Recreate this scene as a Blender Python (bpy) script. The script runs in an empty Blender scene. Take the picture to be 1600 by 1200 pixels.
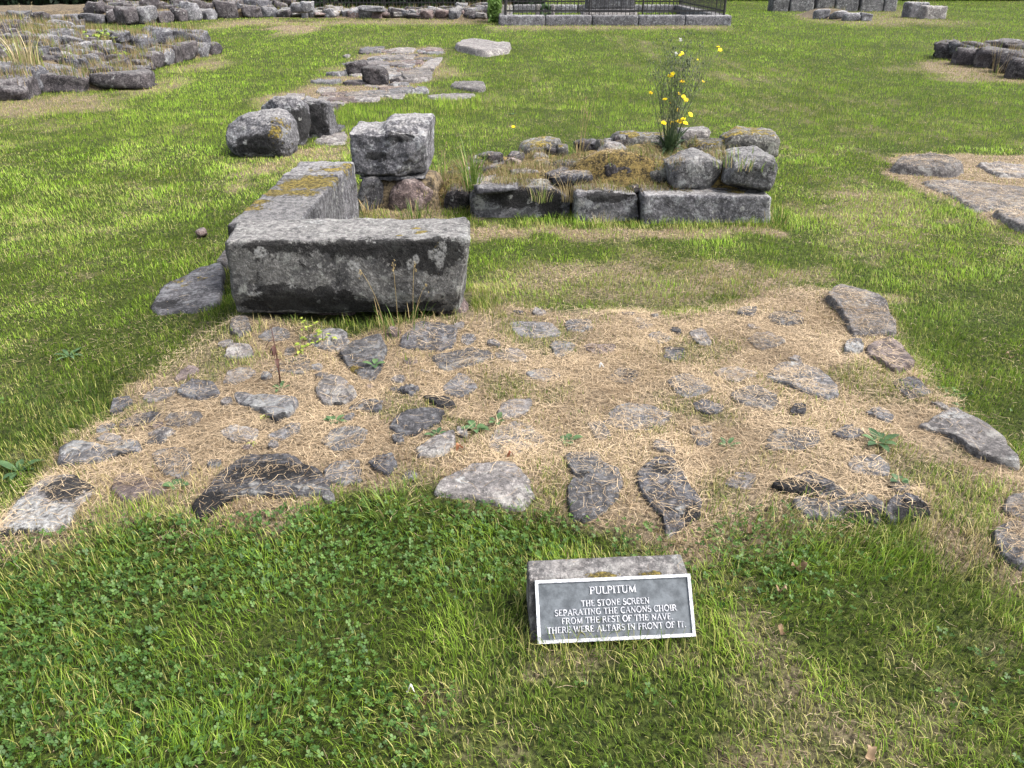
import bpy, math, random
import numpy as np
from mathutils import Vector, Matrix, Euler
from mathutils.bvhtree import BVHTree

random.seed(7)
RNG = np.random.default_rng(7)
scene = bpy.context.scene
COL = scene.collection

# ------------------------------------------------------------------ camera
CAM_H, PITCH, FPX = 1.6, math.radians(28.0), 1230.0
cam_data = bpy.data.cameras.new('camera')
cam_data.sensor_width = 36.0
cam_data.lens = 36.0 * FPX / 1600.0
cam_data.clip_start, cam_data.clip_end = 0.05, 400.0
cam = bpy.data.objects.new('camera', cam_data)
cam.location = (0, 0, CAM_H)
cam.rotation_euler = (math.pi / 2 - PITCH, 0, 0)
COL.objects.link(cam)
scene.camera = cam

# ------------------------------------------------------------------ sky, sun, exposure
SUN_ELEV, SUN_AZ = math.radians(52), math.radians(102)     # azimuth clockwise from +Y (ahead), so the sun is to the right
world = bpy.data.worlds.new('World')
scene.world = world
world.use_nodes = True
wn, wl = world.node_tree.nodes, world.node_tree.links
wn.clear()
sky = wn.new('ShaderNodeTexSky')
sky.sky_type = 'NISHITA'
sky.sun_disc = False
sky.sun_elevation = SUN_ELEV
sky.sun_rotation = SUN_AZ
sky.air_density, sky.dust_density, sky.ozone_density = 1.0, 4.0, 1.0
hsv = wn.new('ShaderNodeHueSaturation')
hsv.inputs['Saturation'].default_value = 0.40            # a veil of thin cloud
bg = wn.new('ShaderNodeBackground')
bg.inputs['Strength'].default_value = 0.15
wo = wn.new('ShaderNodeOutputWorld')
wl.new(sky.outputs[0], hsv.inputs['Color'])
wl.new(hsv.outputs[0], bg.inputs['Color'])
wl.new(bg.outputs[0], wo.inputs['Surface'])
sun_data = bpy.data.lights.new('sun', 'SUN')
sun_data.energy = 2.5
sun_data.angle = math.radians(34)
sun_data.color = (1.0, 0.95, 0.88)
sun = bpy.data.objects.new('sun', sun_data)
sdir = Vector((math.sin(SUN_AZ) * math.cos(SUN_ELEV), math.cos(SUN_AZ) * math.cos(SUN_ELEV), math.sin(SUN_ELEV)))
sun.rotation_euler = sdir.to_track_quat('Z', 'Y').to_euler()
sun.location = (0, 0, 30)
COL.objects.link(sun)
scene.render.engine = 'CYCLES'
scene.cycles.max_bounces = 6
scene.cycles.diffuse_bounces = 3
scene.cycles.transmission_bounces = 3
scene.view_settings.view_transform = 'Standard'
scene.view_settings.look = 'None'
scene.view_settings.gamma = 1.0
scene.view_settings.exposure = 1.4

# ------------------------------------------------------------------ picture rays -> places
CT, ST = math.cos(PITCH), math.sin(PITCH)
def ray(px, py):
    cx, cy = (px - 800) / FPX, (600 - py) / FPX
    return np.array([cx, cy * ST + CT, cy * CT - ST])
def P(px, py, z=0.0):
    d = ray(px, py); t = (z - CAM_H) / d[2]
    return np.array([d[0] * t, d[1] * t, z])
def PV(px, py, Y):
    d = ray(px, py); t = Y / d[1]
    return np.array([d[0] * t, Y, CAM_H + d[2] * t])

# ------------------------------------------------------------------ noise
def _hash(ix, iy, iz, seed):
    h = (ix.astype(np.uint32) * np.uint32(374761393) + iy.astype(np.uint32) * np.uint32(668265263)
         + iz.astype(np.uint32) * np.uint32(2246822519) + np.uint32(seed * 3266489917 % 4294967296))
    h = (h ^ (h >> np.uint32(13))) * np.uint32(1274126177)
    h = (h ^ (h >> np.uint32(16))) * np.uint32(2654435761)
    return ((h ^ (h >> np.uint32(15))) & np.uint32(0xFFFFFF)).astype(np.float64) / 16777215.0
def noise3(p, scale, seed=0):
    q = np.asarray(p, float) * scale + 1000.0
    i = np.floor(q).astype(np.int64); f = q - i
    f = f * f * (3 - 2 * f)
    r = 0
    for a in (0, 1):
        for b in (0, 1):
            for c in (0, 1):
                w = (f[:, 0] if a else 1 - f[:, 0]) * (f[:, 1] if b else 1 - f[:, 1]) * (f[:, 2] if c else 1 - f[:, 2])
                r = r + w * _hash(i[:, 0] + a, i[:, 1] + b, i[:, 2] + c, seed)
    return r * 2 - 1
def fbm(p, scale, octaves=4, seed=0, gain=0.5):
    r, amp, tot = 0, 1.0, 0
    for k in range(octaves):
        r = r + amp * noise3(p, scale * 2 ** k, seed + 17 * k); tot += amp; amp *= gain
    return r / tot
def fbm2(x, y, scale, octaves=4, seed=0, gain=0.5):
    return fbm(np.stack([x, y, np.zeros_like(x)], 1), scale, octaves, seed, gain)
def sstep(a, b, x):
    t = np.clip((x - a) / (b - a), 0, 1)
    return t * t * (3 - 2 * t)

def sdist(x, y, poly):
    """signed distance to a polygon, positive inside"""
    poly = np.asarray(poly, float)[:, :2]
    inside = np.zeros(x.shape, bool); best = np.full(x.shape, 1e9)
    n = len(poly)
    for k in range(n):
        ax, ay = poly[k]; bx, by = poly[(k + 1) % n]
        dx, dy = bx - ax, by - ay
        t = np.clip(((x - ax) * dx + (y - ay) * dy) / (dx * dx + dy * dy + 1e-12), 0, 1)
        best = np.minimum(best, (x - ax - t * dx) ** 2 + (y - ay - t * dy) ** 2)
        if ay != by:
            cross = ((ay > y) != (by > y)) & (x < dx * (y - ay) / dy + ax)
            inside ^= cross
    d = np.sqrt(best)
    return np.where(inside, d, -d)
def pxpoly(pts, z=0.0):
    return [P(a, b, z)[:2] for a, b in pts]

FOOT = pxpoly([(-60, 850), (0, 790), (60, 745), (95, 690), (170, 640), (215, 600), (300, 545), (380, 500), (560, 525), (700, 510),
        (790, 485), (900, 480), (1050, 485), (1170, 475), (1280, 450), (1390, 465), (1420, 550), (1480, 620), (1560, 680), (1660, 770),
        (1680, 900), (1600, 885), (1540, 850), (1460, 808), (1300, 806), (1200, 800), (1090, 832), (1000, 822), (880, 812), (760, 795),
        (640, 785), (520, 800), (300, 822), (180, 805), (100, 838), (0, 862)], 0.04)
# (polygon, dryness, soft edge in metres)
DRY = [
    (FOOT, 0.84, 0.24),
    (pxpoly([(720, 480), (760, 425), (900, 395), (1290, 420), (1300, 500), (900, 510)]), 0.50, 0.35),
    (pxpoly([(200, 560), (330, 470), (380, 520), (300, 600)]), 0.42, 0.25),
    (pxpoly([(540, 345), (550, 290), (720, 285), (740, 350), (900, 352), (1220, 352), (1230, 372), (740, 375)]), 0.62, 0.2),
    (pxpoly([(1380, 280), (1385, 245), (1640, 240), (1640, 390), (1540, 345), (1440, 300)]), 0.85, 0.15),
    (pxpoly([(1230, 320), (1380, 270), (1500, 330), (1450, 400), (1300, 380)]), 0.45, 0.4),
    (pxpoly([(-100, 190), (-100, 150), (190, 146), (250, 112), (350, 84), (370, 95), (260, 140), (150, 182)]), 0.55, 0.5),
    (pxpoly([(430, 178), (440, 140), (500, 130), (560, 76), (700, 72), (690, 95), (680, 128), (640, 150), (540, 162), (500, 184)]), 0.74, 0.6),
    (pxpoly([(330, 265), (480, 225), (545, 210), (545, 250), (440, 275), (360, 300)]), 0.55, 0.25),
    (pxpoly([(410, 47), (430, 39), (500, 40), (516, 48), (460, 53)]), 0.9, 0.4),
    (pxpoly([(300, 46), (330, 30), (780, 28), (780, 40), (500, 38)]), 0.6, 0.8),
    (pxpoly([(770, 50), (775, 38), (1150, 36), (1150, 46)]), 0.55, 0.6),
    (pxpoly([(1240, 36), (1260, 16), (1480, 14), (1540, 40), (1400, 45)]), 0.5, 0.9),
    (pxpoly([(1400, 112), (1480, 80), (1640, 80), (1640, 135), (1480, 125)]), 0.62, 0.7),
    (pxpoly([(1080, 1250), (1090, 880), (1200, 900), (1330, 1000), (1640, 900), (1700, 1250)]), 0.42, 0.25),
    (pxpoly([(780, 1100), (800, 880), (860, 850), (1120, 850), (1130, 1060)]), 0.36, 0.12),
    (pxpoly([(-100, 910), (-100, 840), (80, 845), (110, 880), (30, 900)]), 0.55, 0.1),
    (pxpoly([(560, 1230), (600, 1040), (760, 1020), (900, 1230)]), 0.32, 0.2),
]
# grey-green clover mats of the near lawn
CLOVER = [pxpoly([(110, 850), (330, 800), (700, 800), (860, 830), (800, 900), (520, 950), (200, 930)]),
          pxpoly([(-100, 1230), (-100, 930), (120, 940), (330, 1080), (420, 1230)]),
          pxpoly([(1080, 830), (1250, 810), (1330, 850), (1280, 930), (1120, 900)]),
          pxpoly([(330, 1060), (560, 1020), (640, 1090), (520, 1180), (360, 1180)])]

GREENS = [pxpoly(q, .04) for q in ([(560, 650), (640, 610), (760, 640), (770, 680), (700, 690)], [(835, 800), (840, 735), (880, 735), (880, 800)], [(980, 650), (1040, 600), (1160, 630), (1150, 670), (1030, 680)],
          [(1100, 800), (1110, 730), (1170, 730), (1210, 800)], [(1290, 600), (1330, 555), (1440, 590), (1460, 640), (1360, 640)], [(1330, 760), (1390, 690), (1500, 720), (1600, 780), (1560, 850), (1440, 790)],
          [(470, 810), (480, 760), (560, 740), (640, 790)], [(700, 640), (760, 590), (900, 600), (880, 640)], [(1040, 570), (1060, 535), (1150, 545), (1140, 570)], [(180, 800), (190, 775), (280, 780), (290, 815)], [(760, 560), (800, 500), (960, 500), (900, 560)], [(240, 590), (300, 540), (400, 530), (420, 560), (320, 600)])]
def greenness(x, y):
    out = np.zeros_like(x)
    for q in GREENS:
        pa = np.asarray(q); lo, hi = pa.min(0) - .3, pa.max(0) + .3
        m = (x > lo[0]) & (x < hi[0]) & (y > lo[1]) & (y < hi[1])
        if m.any(): out[m] = np.maximum(out[m], sstep(-.10, .10, sdist(x[m], y[m], q) + .14 * fbm2(x[m], y[m], 6, 4, 33)))
    return out
def ground_z(x, y):
    x = np.atleast_1d(np.asarray(x, float)); y = np.atleast_1d(np.asarray(y, float))
    z = 0.018 * fbm2(x, y, 0.55, 2, 3) + 0.010 * fbm2(x, y, 2.6, 3, 5)
    d = sdist(x, y, FOOT)
    m = sdist(x, y, [(-1.36, 3.48), (-.20, 3.48), (-.20, 3.9), (-1.4, 3.9)])
    z = z + 0.052 * sstep(-0.28, 0.06, m + .05 * fbm2(x, y, 4, 2, 12))
    k = sstep(-0.14, 0.10, d + 0.08 * fbm2(x, y, 2.2, 2, 8))
    return z * np.clip(16 / (y + 8), 0.3, 1) + k * (0.042 + 0.016 * fbm2(x, y, 5.5, 3, 9))
def gz(x, y):
    return float(ground_z(x, y)[0])

def dryness(x, y):
    n = fbm2(x, y, 1.1, 4, 21); n2 = fbm2(x, y, 5.5, 3, 22)
    streak = fbm2(x * 1.3 + y * 0.17, y * 0.09, 1.0, 3, 25)
    base = 0.17 + 0.15 * n + 0.26 * n2 + 0.18 * streak * sstep(2.6, 4, y)
    base = base - 0.08 * (1 - sstep(2.0, 3.0, y))
    out = np.clip(base, 0.03, 0.65)
    for poly, v, soft in DRY:
        pa = np.asarray(poly); lo, hi = pa.min(0) - 2.2 * soft, pa.max(0) + 2.2 * soft
        m = (x > lo[0]) & (x < hi[0]) & (y > lo[1]) & (y < hi[1])
        if not m.any(): continue
        xm, ym = x[m], y[m]
        sd = sdist(xm, ym, poly) + soft * (1.1 * fbm2(xm, ym, 0.9 / soft, 3, 31))
        out[m] = np.maximum(out[m], sstep(-soft, soft, sd) * v * (1 + 0.30 * n2[m]))
    gk = greenness(x, y)
    out = out * (1 - gk) + gk * np.minimum(out, .46)
    return np.clip(out, 0, 1)

# ------------------------------------------------------------------ object helpers
def tag(o, label=None, cat=None, group=None, kind=None):
    if label: o['label'] = label
    if cat: o['category'] = cat
    if group: o['group'] = group
    if kind: o['kind'] = kind
    return o
def empty(name, loc, label, cat, group=None):
    o = bpy.data.objects.new(name, None)
    o.empty_display_size = 0.1
    o.location = tuple(loc)
    COL.objects.link(o)
    return tag(o, label, cat, group)
SOLID = []                 # (verts, faces) of stones, for laying straw on top of them
def mesh_obj(name, verts, faces, mat, parent=None, origin=None, smooth=True, attrs=None, solid=False, fmats=None):
    """verts in world coordinates; the object's origin goes to `origin`"""
    verts = np.asarray(verts, float)
    if origin is None:
        origin = np.array([*(verts.min(0) + verts.max(0))[:2] / 2, verts[:, 2].min()])
    origin = np.asarray(origin, float)
    me = bpy.data.meshes.new(name)
    f = faces.tolist() if hasattr(faces, 'tolist') else faces
    me.from_pydata((verts - origin).tolist(), [], f)
    for m in (mat if isinstance(mat, (list, tuple)) else [mat]):
        me.materials.append(m)
    if fmats is not None:
        me.polygons.foreach_set('material_index', np.asarray(fmats, dtype=np.int32))
    if smooth:
        me.polygons.foreach_set('use_smooth', np.ones(len(me.polygons), bool))
    for k, v in (attrs or {}).items():
        a = me.attributes.new(k, 'FLOAT', 'POINT')
        a.data.foreach_set('value', np.asarray(v, dtype=np.float32))
    me.update()
    o = bpy.data.objects.new(name, me)
    COL.objects.link(o)
    put(o, parent, origin)
    if solid:
        SOLID.append((verts, f))
    return o
def put(o, parent, origin):
    if parent is not None:
        o.parent = parent
        o.location = tuple(np.asarray(origin, float) - np.array(parent_world(parent)))
    else:
        o.location = tuple(origin)
def parent_world(p):
    l = np.array(p.location)
    while p.parent is not None:
        p = p.parent; l = l + np.array(p.location)
    return l

# ------------------------------------------------------------------ materials
def new_mat(name):
    m = bpy.data.materials.new(name); m.use_nodes = True
    nt = m.node_tree; nt.nodes.clear()
    return m, nt.nodes, nt.links
class NB:
    def __init__(s, name):
        s.m, s.n, s.l = new_mat(name)
    def node(s, t, **kw):
        nd = s.n.new(t)
        for k, v in kw.items():
            if k.startswith('i_'):
                nd.inputs[k[2:].replace('_', ' ')].default_value = v
            else:
                setattr(nd, k, v)
        return nd
    def link(s, a, b): s.l.new(a, b)
    def math(s, op, a, b=None, c=None, clamp=False):
        nd = s.node('ShaderNodeMath', operation=op, use_clamp=clamp)
        for i, v in enumerate((a, b, c)):
            if v is None: continue
            if isinstance(v, (int, float)): nd.inputs[i].default_value = v
            else: s.link(v, nd.inputs[i])
        return nd.outputs[0]
    def noise(s, vec, scale, detail=6, rough=0.55, dist=0.0):
        nd = s.node('ShaderNodeTexNoise')
        nd.inputs['Scale'].default_value = scale; nd.inputs['Detail'].default_value = detail
        nd.inputs['Roughness'].default_value = rough; nd.inputs['Distortion'].default_value = dist
        if vec is not None: s.link(vec, nd.inputs['Vector'])
        return nd.outputs['Fac']
    def step(s, v, a, b):
        nd = s.node('ShaderNodeMapRange', interpolation_type='SMOOTHSTEP')
        nd.inputs['From Min'].default_value = a; nd.inputs['From Max'].default_value = b
        s.link(v, nd.inputs['Value'])
        return nd.outputs['Result']
    def mix(s, fac, a, b):
        nd = s.node('ShaderNodeMix', data_type='RGBA')
        for i, v in ((0, fac), (6, a), (7, b)):
            if isinstance(v, (int, float)): nd.inputs[i].default_value = v
            elif isinstance(v, tuple): nd.inputs[i].default_value = (*v, 1) if len(v) == 3 else v
            else: s.link(v, nd.inputs[i])
        return nd.outputs[2]
    def attr(s, name, kind='GEOMETRY'):
        return s.node('ShaderNodeAttribute', attribute_name=name, attribute_type=kind).outputs['Fac']
    def out(s, sh):
        o = s.node('ShaderNodeOutputMaterial'); s.link(sh, o.inputs['Surface'])
        return s.m

def stone_mat(name, lo, hi, dark=0.5, lichen=0.5, moss=0.0, top_pale=0.0, bump=1.0):
    b = NB(name)
    geo = b.node('ShaderNodeNewGeometry')
    pos, nrm = geo.outputs['Position'], geo.outputs['Normal']
    oi = b.node('ShaderNodeObjectInfo').outputs['Random']
    sep = b.node('ShaderNodeSeparateXYZ'); b.link(nrm, sep.inputs[0])
    n1 = b.noise(pos, 4.5, 9, 0.68, 0.5)
    nm = b.noise(pos, 17, 8, 0.70, 0.3)
    n2 = b.noise(pos, 48, 6, 0.72)
    grain = b.noise(pos, 190, 3, 0.65)
    base = b.mix(b.step(n1, 0.36, 0.64), lo, hi)
    base = b.mix(b.step(nm, 0.40, 0.66), b.mix(0.55, base, tuple(c * 0.5 for c in lo)), base)
    base = b.mix(b.math('MULTIPLY', b.step(n2, 0.50, 0.66), 0.7), base, tuple(min(1, c * 1.55) for c in hi))
    base = b.mix(b.math('MULTIPLY', b.step(n2, 0.46, 0.32), 0.75), base, tuple(c * 0.35 for c in lo))
    base = b.mix(b.math('MULTIPLY', b.step(grain, 0.50, 0.36), 0.55), base, tuple(c * 0.4 for c in lo))
    # grey-green crusts
    n3 = b.noise(pos, 8, 6, 0.65, 0.9)
    base = b.mix(b.math('MULTIPLY', b.math('MULTIPLY', b.step(n3, 0.53, 0.60), b.step(nm, 0.38, 0.56)), 0.75), base, (hi[0] * 1.35, hi[1] * 1.42, hi[2] * 1.38))
    if top_pale:      # paler grey on upward-facing sides, broken up by noise
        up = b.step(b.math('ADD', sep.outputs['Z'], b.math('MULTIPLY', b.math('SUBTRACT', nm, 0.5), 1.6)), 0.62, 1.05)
        base = b.mix(b.math('MULTIPLY', up, top_pale), base, b.mix(b.step(n2, 0.38, 0.60), (0.17, 0.165, 0.165), (0.40, 0.385, 0.375)))
    # black algae, speckled
    n4 = b.noise(pos, 7, 10, 0.74, 0.7)
    n4b = b.noise(pos, 34, 6, 0.75)
    nn = b.math('ADD', b.math('MULTIPLY', n4, 0.60), b.math('MULTIPLY', n4b, 0.40))
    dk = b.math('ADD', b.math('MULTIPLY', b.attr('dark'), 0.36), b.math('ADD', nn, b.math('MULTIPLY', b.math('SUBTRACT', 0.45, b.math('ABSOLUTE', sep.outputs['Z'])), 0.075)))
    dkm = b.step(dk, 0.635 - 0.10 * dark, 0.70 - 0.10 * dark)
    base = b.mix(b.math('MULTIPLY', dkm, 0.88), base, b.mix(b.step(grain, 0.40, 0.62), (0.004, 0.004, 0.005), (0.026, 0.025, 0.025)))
    # white lichen discs
    v = b.node('ShaderNodeTexVoronoi', feature='F1'); v.inputs['Scale'].default_value = 8.5
    wv = b.node('ShaderNodeVectorMath', operation='ADD')
    nv = b.node('ShaderNodeTexNoise'); nv.inputs['Scale'].default_value = 26; nv.inputs['Detail'].default_value = 5
    b.link(pos, nv.inputs['Vector'])
    sc = b.node('ShaderNodeVectorMath', operation='SCALE'); sc.inputs['Scale'].default_value = 0.075
    b.link(nv.outputs['Color'], sc.inputs[0]); b.link(pos, wv.inputs[0]); b.link(sc.outputs[0], wv.inputs[1])
    b.link(wv.outputs[0], v.inputs['Vector'])
    disc = b.math('SUBTRACT', 1.0, b.math('MULTIPLY', v.outputs['Distance'], 3.4))
    pick = b.math('GREATER_THAN', v.outputs['Color'], 1.0 - 0.42 * lichen)
    disc = b.math('MULTIPLY', b.step(disc, 0.15, 0.40), pick)
    lic = b.step(b.math('ADD', b.attr('lichen'), b.math('MULTIPLY', b.math('SUBTRACT', n4b, 0.5), 1.8)), 0.40, 0.62)
    lm = b.math('MULTIPLY', b.math('MAXIMUM', disc, lic), b.step(n2, 0.34, 0.50))
    base = b.mix(b.math('MULTIPLY', lm, 0.85), base, b.mix(b.step(n2, 0.42, 0.62), (0.21, 0.21, 0.205), (0.40, 0.40, 0.395)))
    # ochre moss and lichen
    mo = b.math('ADD', b.math('MULTIPLY', b.attr('moss'), 1.15), b.math('MULTIPLY', b.math('SUBTRACT', n4, 0.5), 2.2))
    mo = b.math('ADD', mo, b.math('MULTIPLY', b.math('SUBTRACT', n4b, 0.5), 1.6))
    if moss:
        mo = b.math('ADD', mo, b.math('MULTIPLY', b.step(sep.outputs['Z'], 0.3, 0.9), moss))
    mom = b.step(mo, 0.46, 0.66)
    base = b.mix(b.math('MULTIPLY', mom, 0.9), base, b.mix(b.step(n2, 0.38, 0.62), (0.075, 0.058, 0.016), (0.33, 0.25, 0.045)))
    hv = b.node('ShaderNodeHueSaturation'); b.link(base, hv.inputs['Color'])
    b.link(b.math('ADD', 0.64, b.math('MULTIPLY', oi, 0.45)), hv.inputs['Value'])
    bs = b.node('ShaderNodeBsdfPrincipled'); b.link(hv.outputs[0], bs.inputs['Base Color'])
    bs.inputs['Roughness'].default_value = 0.93
    bs.inputs['Specular IOR Level'].default_value = 0.2
    hgt = b.math('ADD', b.math('MULTIPLY', nm, 1.5), b.math('ADD', b.math('MULTIPLY', n2, 0.75), b.math('MULTIPLY', grain, 0.22)))
    hgt = b.math('ADD', hgt, b.math('MULTIPLY', mom, 0.35))
    bp = b.node('ShaderNodeBump'); bp.inputs['Strength'].default_value = bump; bp.inputs['Distance'].default_value = 0.022
    b.link(hgt, bp.inputs['Height']); b.link(bp.outputs[0], bs.inputs['Normal'])
    return b.out(bs.outputs[0])

M_GREY = stone_mat('grey_sandstone', (0.080, 0.079, 0.090), (0.235, 0.230, 0.245), dark=0.60, lichen=0.8, top_pale=0.6)
M_MAIN = stone_mat('weathered_sandstone', (0.080, 0.079, 0.082), (0.25, 0.245, 0.235), dark=0.74, lichen=0.5, top_pale=0.55)
M_PALE = stone_mat('pale_sandstone', (0.135, 0.126, 0.128), (0.33, 0.305, 0.295), dark=0.50, lichen=0.9, top_pale=0.5)
M_DARKST = stone_mat('dark_whinstone', (0.045, 0.045, 0.054), (0.145, 0.143, 0.158), dark=0.78, lichen=0.8, top_pale=0.35)
M_PINK = stone_mat('pinkish_sandstone', (0.105, 0.080, 0.080), (0.26, 0.195, 0.185), dark=0.60, lichen=0.6, top_pale=0.25)
M_LICHEN = stone_mat('lichened_stone', (0.09, 0.089, 0.095), (0.24, 0.235, 0.24), dark=0.7, lichen=1.7, top_pale=0.5)
M_MOSSY = stone_mat('mossy_sandstone', (0.08, 0.079, 0.08), (0.24, 0.23, 0.21), dark=0.6, lichen=0.7, moss=0.52, top_pale=0.35)
M_RUBBLE = stone_mat('rubble_stone', (0.036, 0.033, 0.038), (0.130, 0.115, 0.120), dark=0.76, lichen=0.8, moss=0.06, top_pale=0.28)

F_GREY = stone_mat('worn_grey_paving', (0.085, 0.084, 0.092), (0.225, 0.220, 0.228), dark=0.66, lichen=0.6, top_pale=0.12)
F_PALE = stone_mat('worn_pale_paving', (0.120, 0.112, 0.114), (0.285, 0.262, 0.252), dark=0.56, lichen=0.7, top_pale=0.15)
F_DARK = stone_mat('worn_dark_paving', (0.050, 0.050, 0.058), (0.155, 0.152, 0.166), dark=0.82, lichen=0.6, top_pale=0.10)
F_PINK = stone_mat('worn_pink_paving', (0.100, 0.080, 0.080), (0.235, 0.182, 0.172), dark=0.62, lichen=0.4, top_pale=0.10)
FLAT_OF = {M_GREY: F_GREY, M_PALE: F_PALE, M_DARKST: F_DARK, M_PINK: F_PINK}
def simple_mat(name, c1, c2, scale=20, rough=0.8, bump=0.0, metallic=0.0, spec=0.3, layered=0):
    b = NB(name)
    pos = b.node('ShaderNodeNewGeometry').outputs['Position']
    n = b.noise(pos, scale, 6, 0.65)
    if layered:
        n = b.math('ADD', b.math('MULTIPLY', n, .5), b.math('MULTIPLY', b.noise(pos, scale * .2, 6, .7, .8), .5))
    bs = b.node('ShaderNodeBsdfPrincipled')
    b.link(b.mix(b.step(n, 0.3 + .1 * layered, 0.7 - .1 * layered), c1, c2), bs.inputs['Base Color'])
    bs.inputs['Roughness'].default_value = rough; bs.inputs['Metallic'].default_value = metallic
    bs.inputs['Specular IOR Level'].default_value = spec
    if bump:
        bp = b.node('ShaderNodeBump'); bp.inputs['Strength'].default_value = bump; bp.inputs['Distance'].default_value = 0.01
        b.link(n, bp.inputs['Height']); b.link(bp.outputs[0], bs.inputs['Normal'])
    return b.out(bs.outputs[0])
def leaf_mat(name, c1, c2, trans=0.3, scale=30, rough=0.55):
    b = NB(name)
    pos = b.node('ShaderNodeNewGeometry').outputs['Position']
    oi = b.node('ShaderNodeObjectInfo').outputs['Random']
    n = b.math('ADD', b.math('MULTIPLY', b.noise(pos, scale, 3), 0.7), b.math('MULTIPLY', oi, 0.3))
    col = b.mix(b.step(n, 0.3, 0.7), c1, c2)
    d = b.node('ShaderNodeBsdfPrincipled'); b.link(col, d.inputs['Base Color'])
    d.inputs['Roughness'].default_value = rough; d.inputs['Specular IOR Level'].default_value = 0.25
    t = b.node('ShaderNodeBsdfTranslucent'); b.link(col, t.inputs['Color'])
    m = b.node('ShaderNodeMixShader'); m.inputs[0].default_value = trans
    b.link(d.outputs[0], m.inputs[1]); b.link(t.outputs[0], m.inputs[2])
    return b.out(m.outputs[0])
M_TUFT = leaf_mat('grass_tuft_blades', (0.07, 0.14, 0.02), (0.24, 0.30, 0.08), 0.35, 60)
M_STALK = leaf_mat('dry_grass_stalk', (0.30, 0.23, 0.11), (0.50, 0.42, 0.25), 0.25, 60)
M_LEAFGREEN = leaf_mat('weed_leaf', (0.035, 0.075, 0.03), (0.10, 0.17, 0.07), 0.25, 40)
M_HAWKLEAF = leaf_mat('hawkweed_leaf', (0.02, 0.04, 0.018), (0.075, 0.11, 0.05), 0.2, 40)
M_HERB = leaf_mat('herb_leaf', (0.14, 0.22, 0.03), (0.36, 0.42, 0.08), 0.35, 60)
M_STEM = leaf_mat('weed_stem', (0.05, 0.07, 0.04), (0.15, 0.17, 0.10), 0.1, 40)
M_REDSTEM = leaf_mat('red_stem', (0.06, 0.028, 0.022), (0.12, 0.055, 0.04), 0.1, 40)
M_PETAL = leaf_mat('yellow_petal', (0.80, 0.55, 0.008), (0.88, 0.70, 0.015), 0.25, 80)
M_FLUFF = leaf_mat('seed_fluff', (0.6, 0.6, 0.58), (0.8, 0.8, 0.78), 0.4, 80)
M_DEADLEAF = leaf_mat('dead_leaf', (0.12, 0.075, 0.04), (0.26, 0.18, 0.11), 0.2, 60)
M_REDLEAF = leaf_mat('red_dead_leaf', (0.22, 0.08, 0.04), (0.36, 0.16, 0.08), 0.2, 60)
M_MOSS = simple_mat('ochre_moss', (0.014, 0.011, 0.007), (0.20, 0.145, 0.05), 70, 0.95, 1.0, layered=1)
M_EARTH = simple_mat('earth', (0.02, 0.016, 0.012), (0.17, 0.13, 0.08), 50, 0.95, 1.0, layered=1)
M_IRON = simple_mat('black_iron', (0.012, 0.012, 0.014), (0.03, 0.028, 0.028), 30, 0.55, 0.1)
M_HEDGE = leaf_mat('hedge_leaf', (0.008, 0.018, 0.008), (0.03, 0.06, 0.02), 0.2, 5)
M_BUSH = leaf_mat('bush_leaf', (0.05, 0.10, 0.02), (0.13, 0.22, 0.05), 0.3, 8)
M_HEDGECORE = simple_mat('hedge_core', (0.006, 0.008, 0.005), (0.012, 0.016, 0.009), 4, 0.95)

# ================================================================== ground
def axis(lo, d0, d1, hi, step, grow=1.12):
    a = list(np.arange(d0, d1 + 1e-6, step))
    s = step
    while a[-1] < hi: s *= grow; a.append(a[-1] + s)
    s = step; left = []
    v = d0
    while v > lo: s *= grow; v -= s; left.append(v)
    return np.array(left[::-1] + a)
gx = axis(-90, -5.5, 5.5, 90, 0.045)
gy = axis(-12, 0.6, 8.0, 130, 0.045)
GX, GY = np.meshgrid(gx, gy)
gxr, gyr = GX.ravel(), GY.ravel()
gv = np.stack([gxr, gyr, ground_z(gxr, gyr)], 1)
nx, ny = len(gx), len(gy)
ii = (np.arange(ny - 1)[:, None] * nx + np.arange(nx - 1)[None, :]).ravel()
gf = np.stack([ii, ii + 1, ii + nx + 1, ii + nx], 1)
b = NB('lawn_soil')
pos = b.node('ShaderNodeNewGeometry').outputs['Position']
dryv = b.attr('dry')
na, nb_ = b.noise(pos, 60, 5, 0.7), b.noise(pos, 9, 6, 0.65)
green = b.mix(b.step(na, 0.35, 0.68), (0.010, 0.014, 0.005), (0.060, 0.080, 0.016))
tan = b.mix(b.step(na, 0.30, 0.68), (0.036, 0.028, 0.020), (0.23, 0.18, 0.125))
fac = b.step(b.math('ADD', dryv, b.math('MULTIPLY', b.math('SUBTRACT', nb_, 0.5), 0.6)), 0.22, 0.62)
bs = b.node('ShaderNodeBsdfPrincipled')
b.link(b.mix(fac, green, tan), bs.inputs['Base Color'])
bs.inputs['Roughness'].default_value = 0.95; bs.inputs['Specular IOR Level'].default_value = 0.1
bp = b.node('ShaderNodeBump'); bp.inputs['Strength'].default_value = 0.8; bp.inputs['Distance'].default_value = 0.015
b.link(na, bp.inputs['Height']); b.link(bp.outputs[0], bs.inputs['Normal'])
M_GROUND = b.out(bs.outputs[0])
g = mesh_obj('ground', gv, gf, M_GROUND, origin=(0, 0, 0), attrs={'dry': dryness(gxr, gyr)})
tag(g, 'grassy ground of the ruined church with worn dry patches', 'ground', kind='structure')
GROUND_BVH = (gv, gf)

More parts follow.
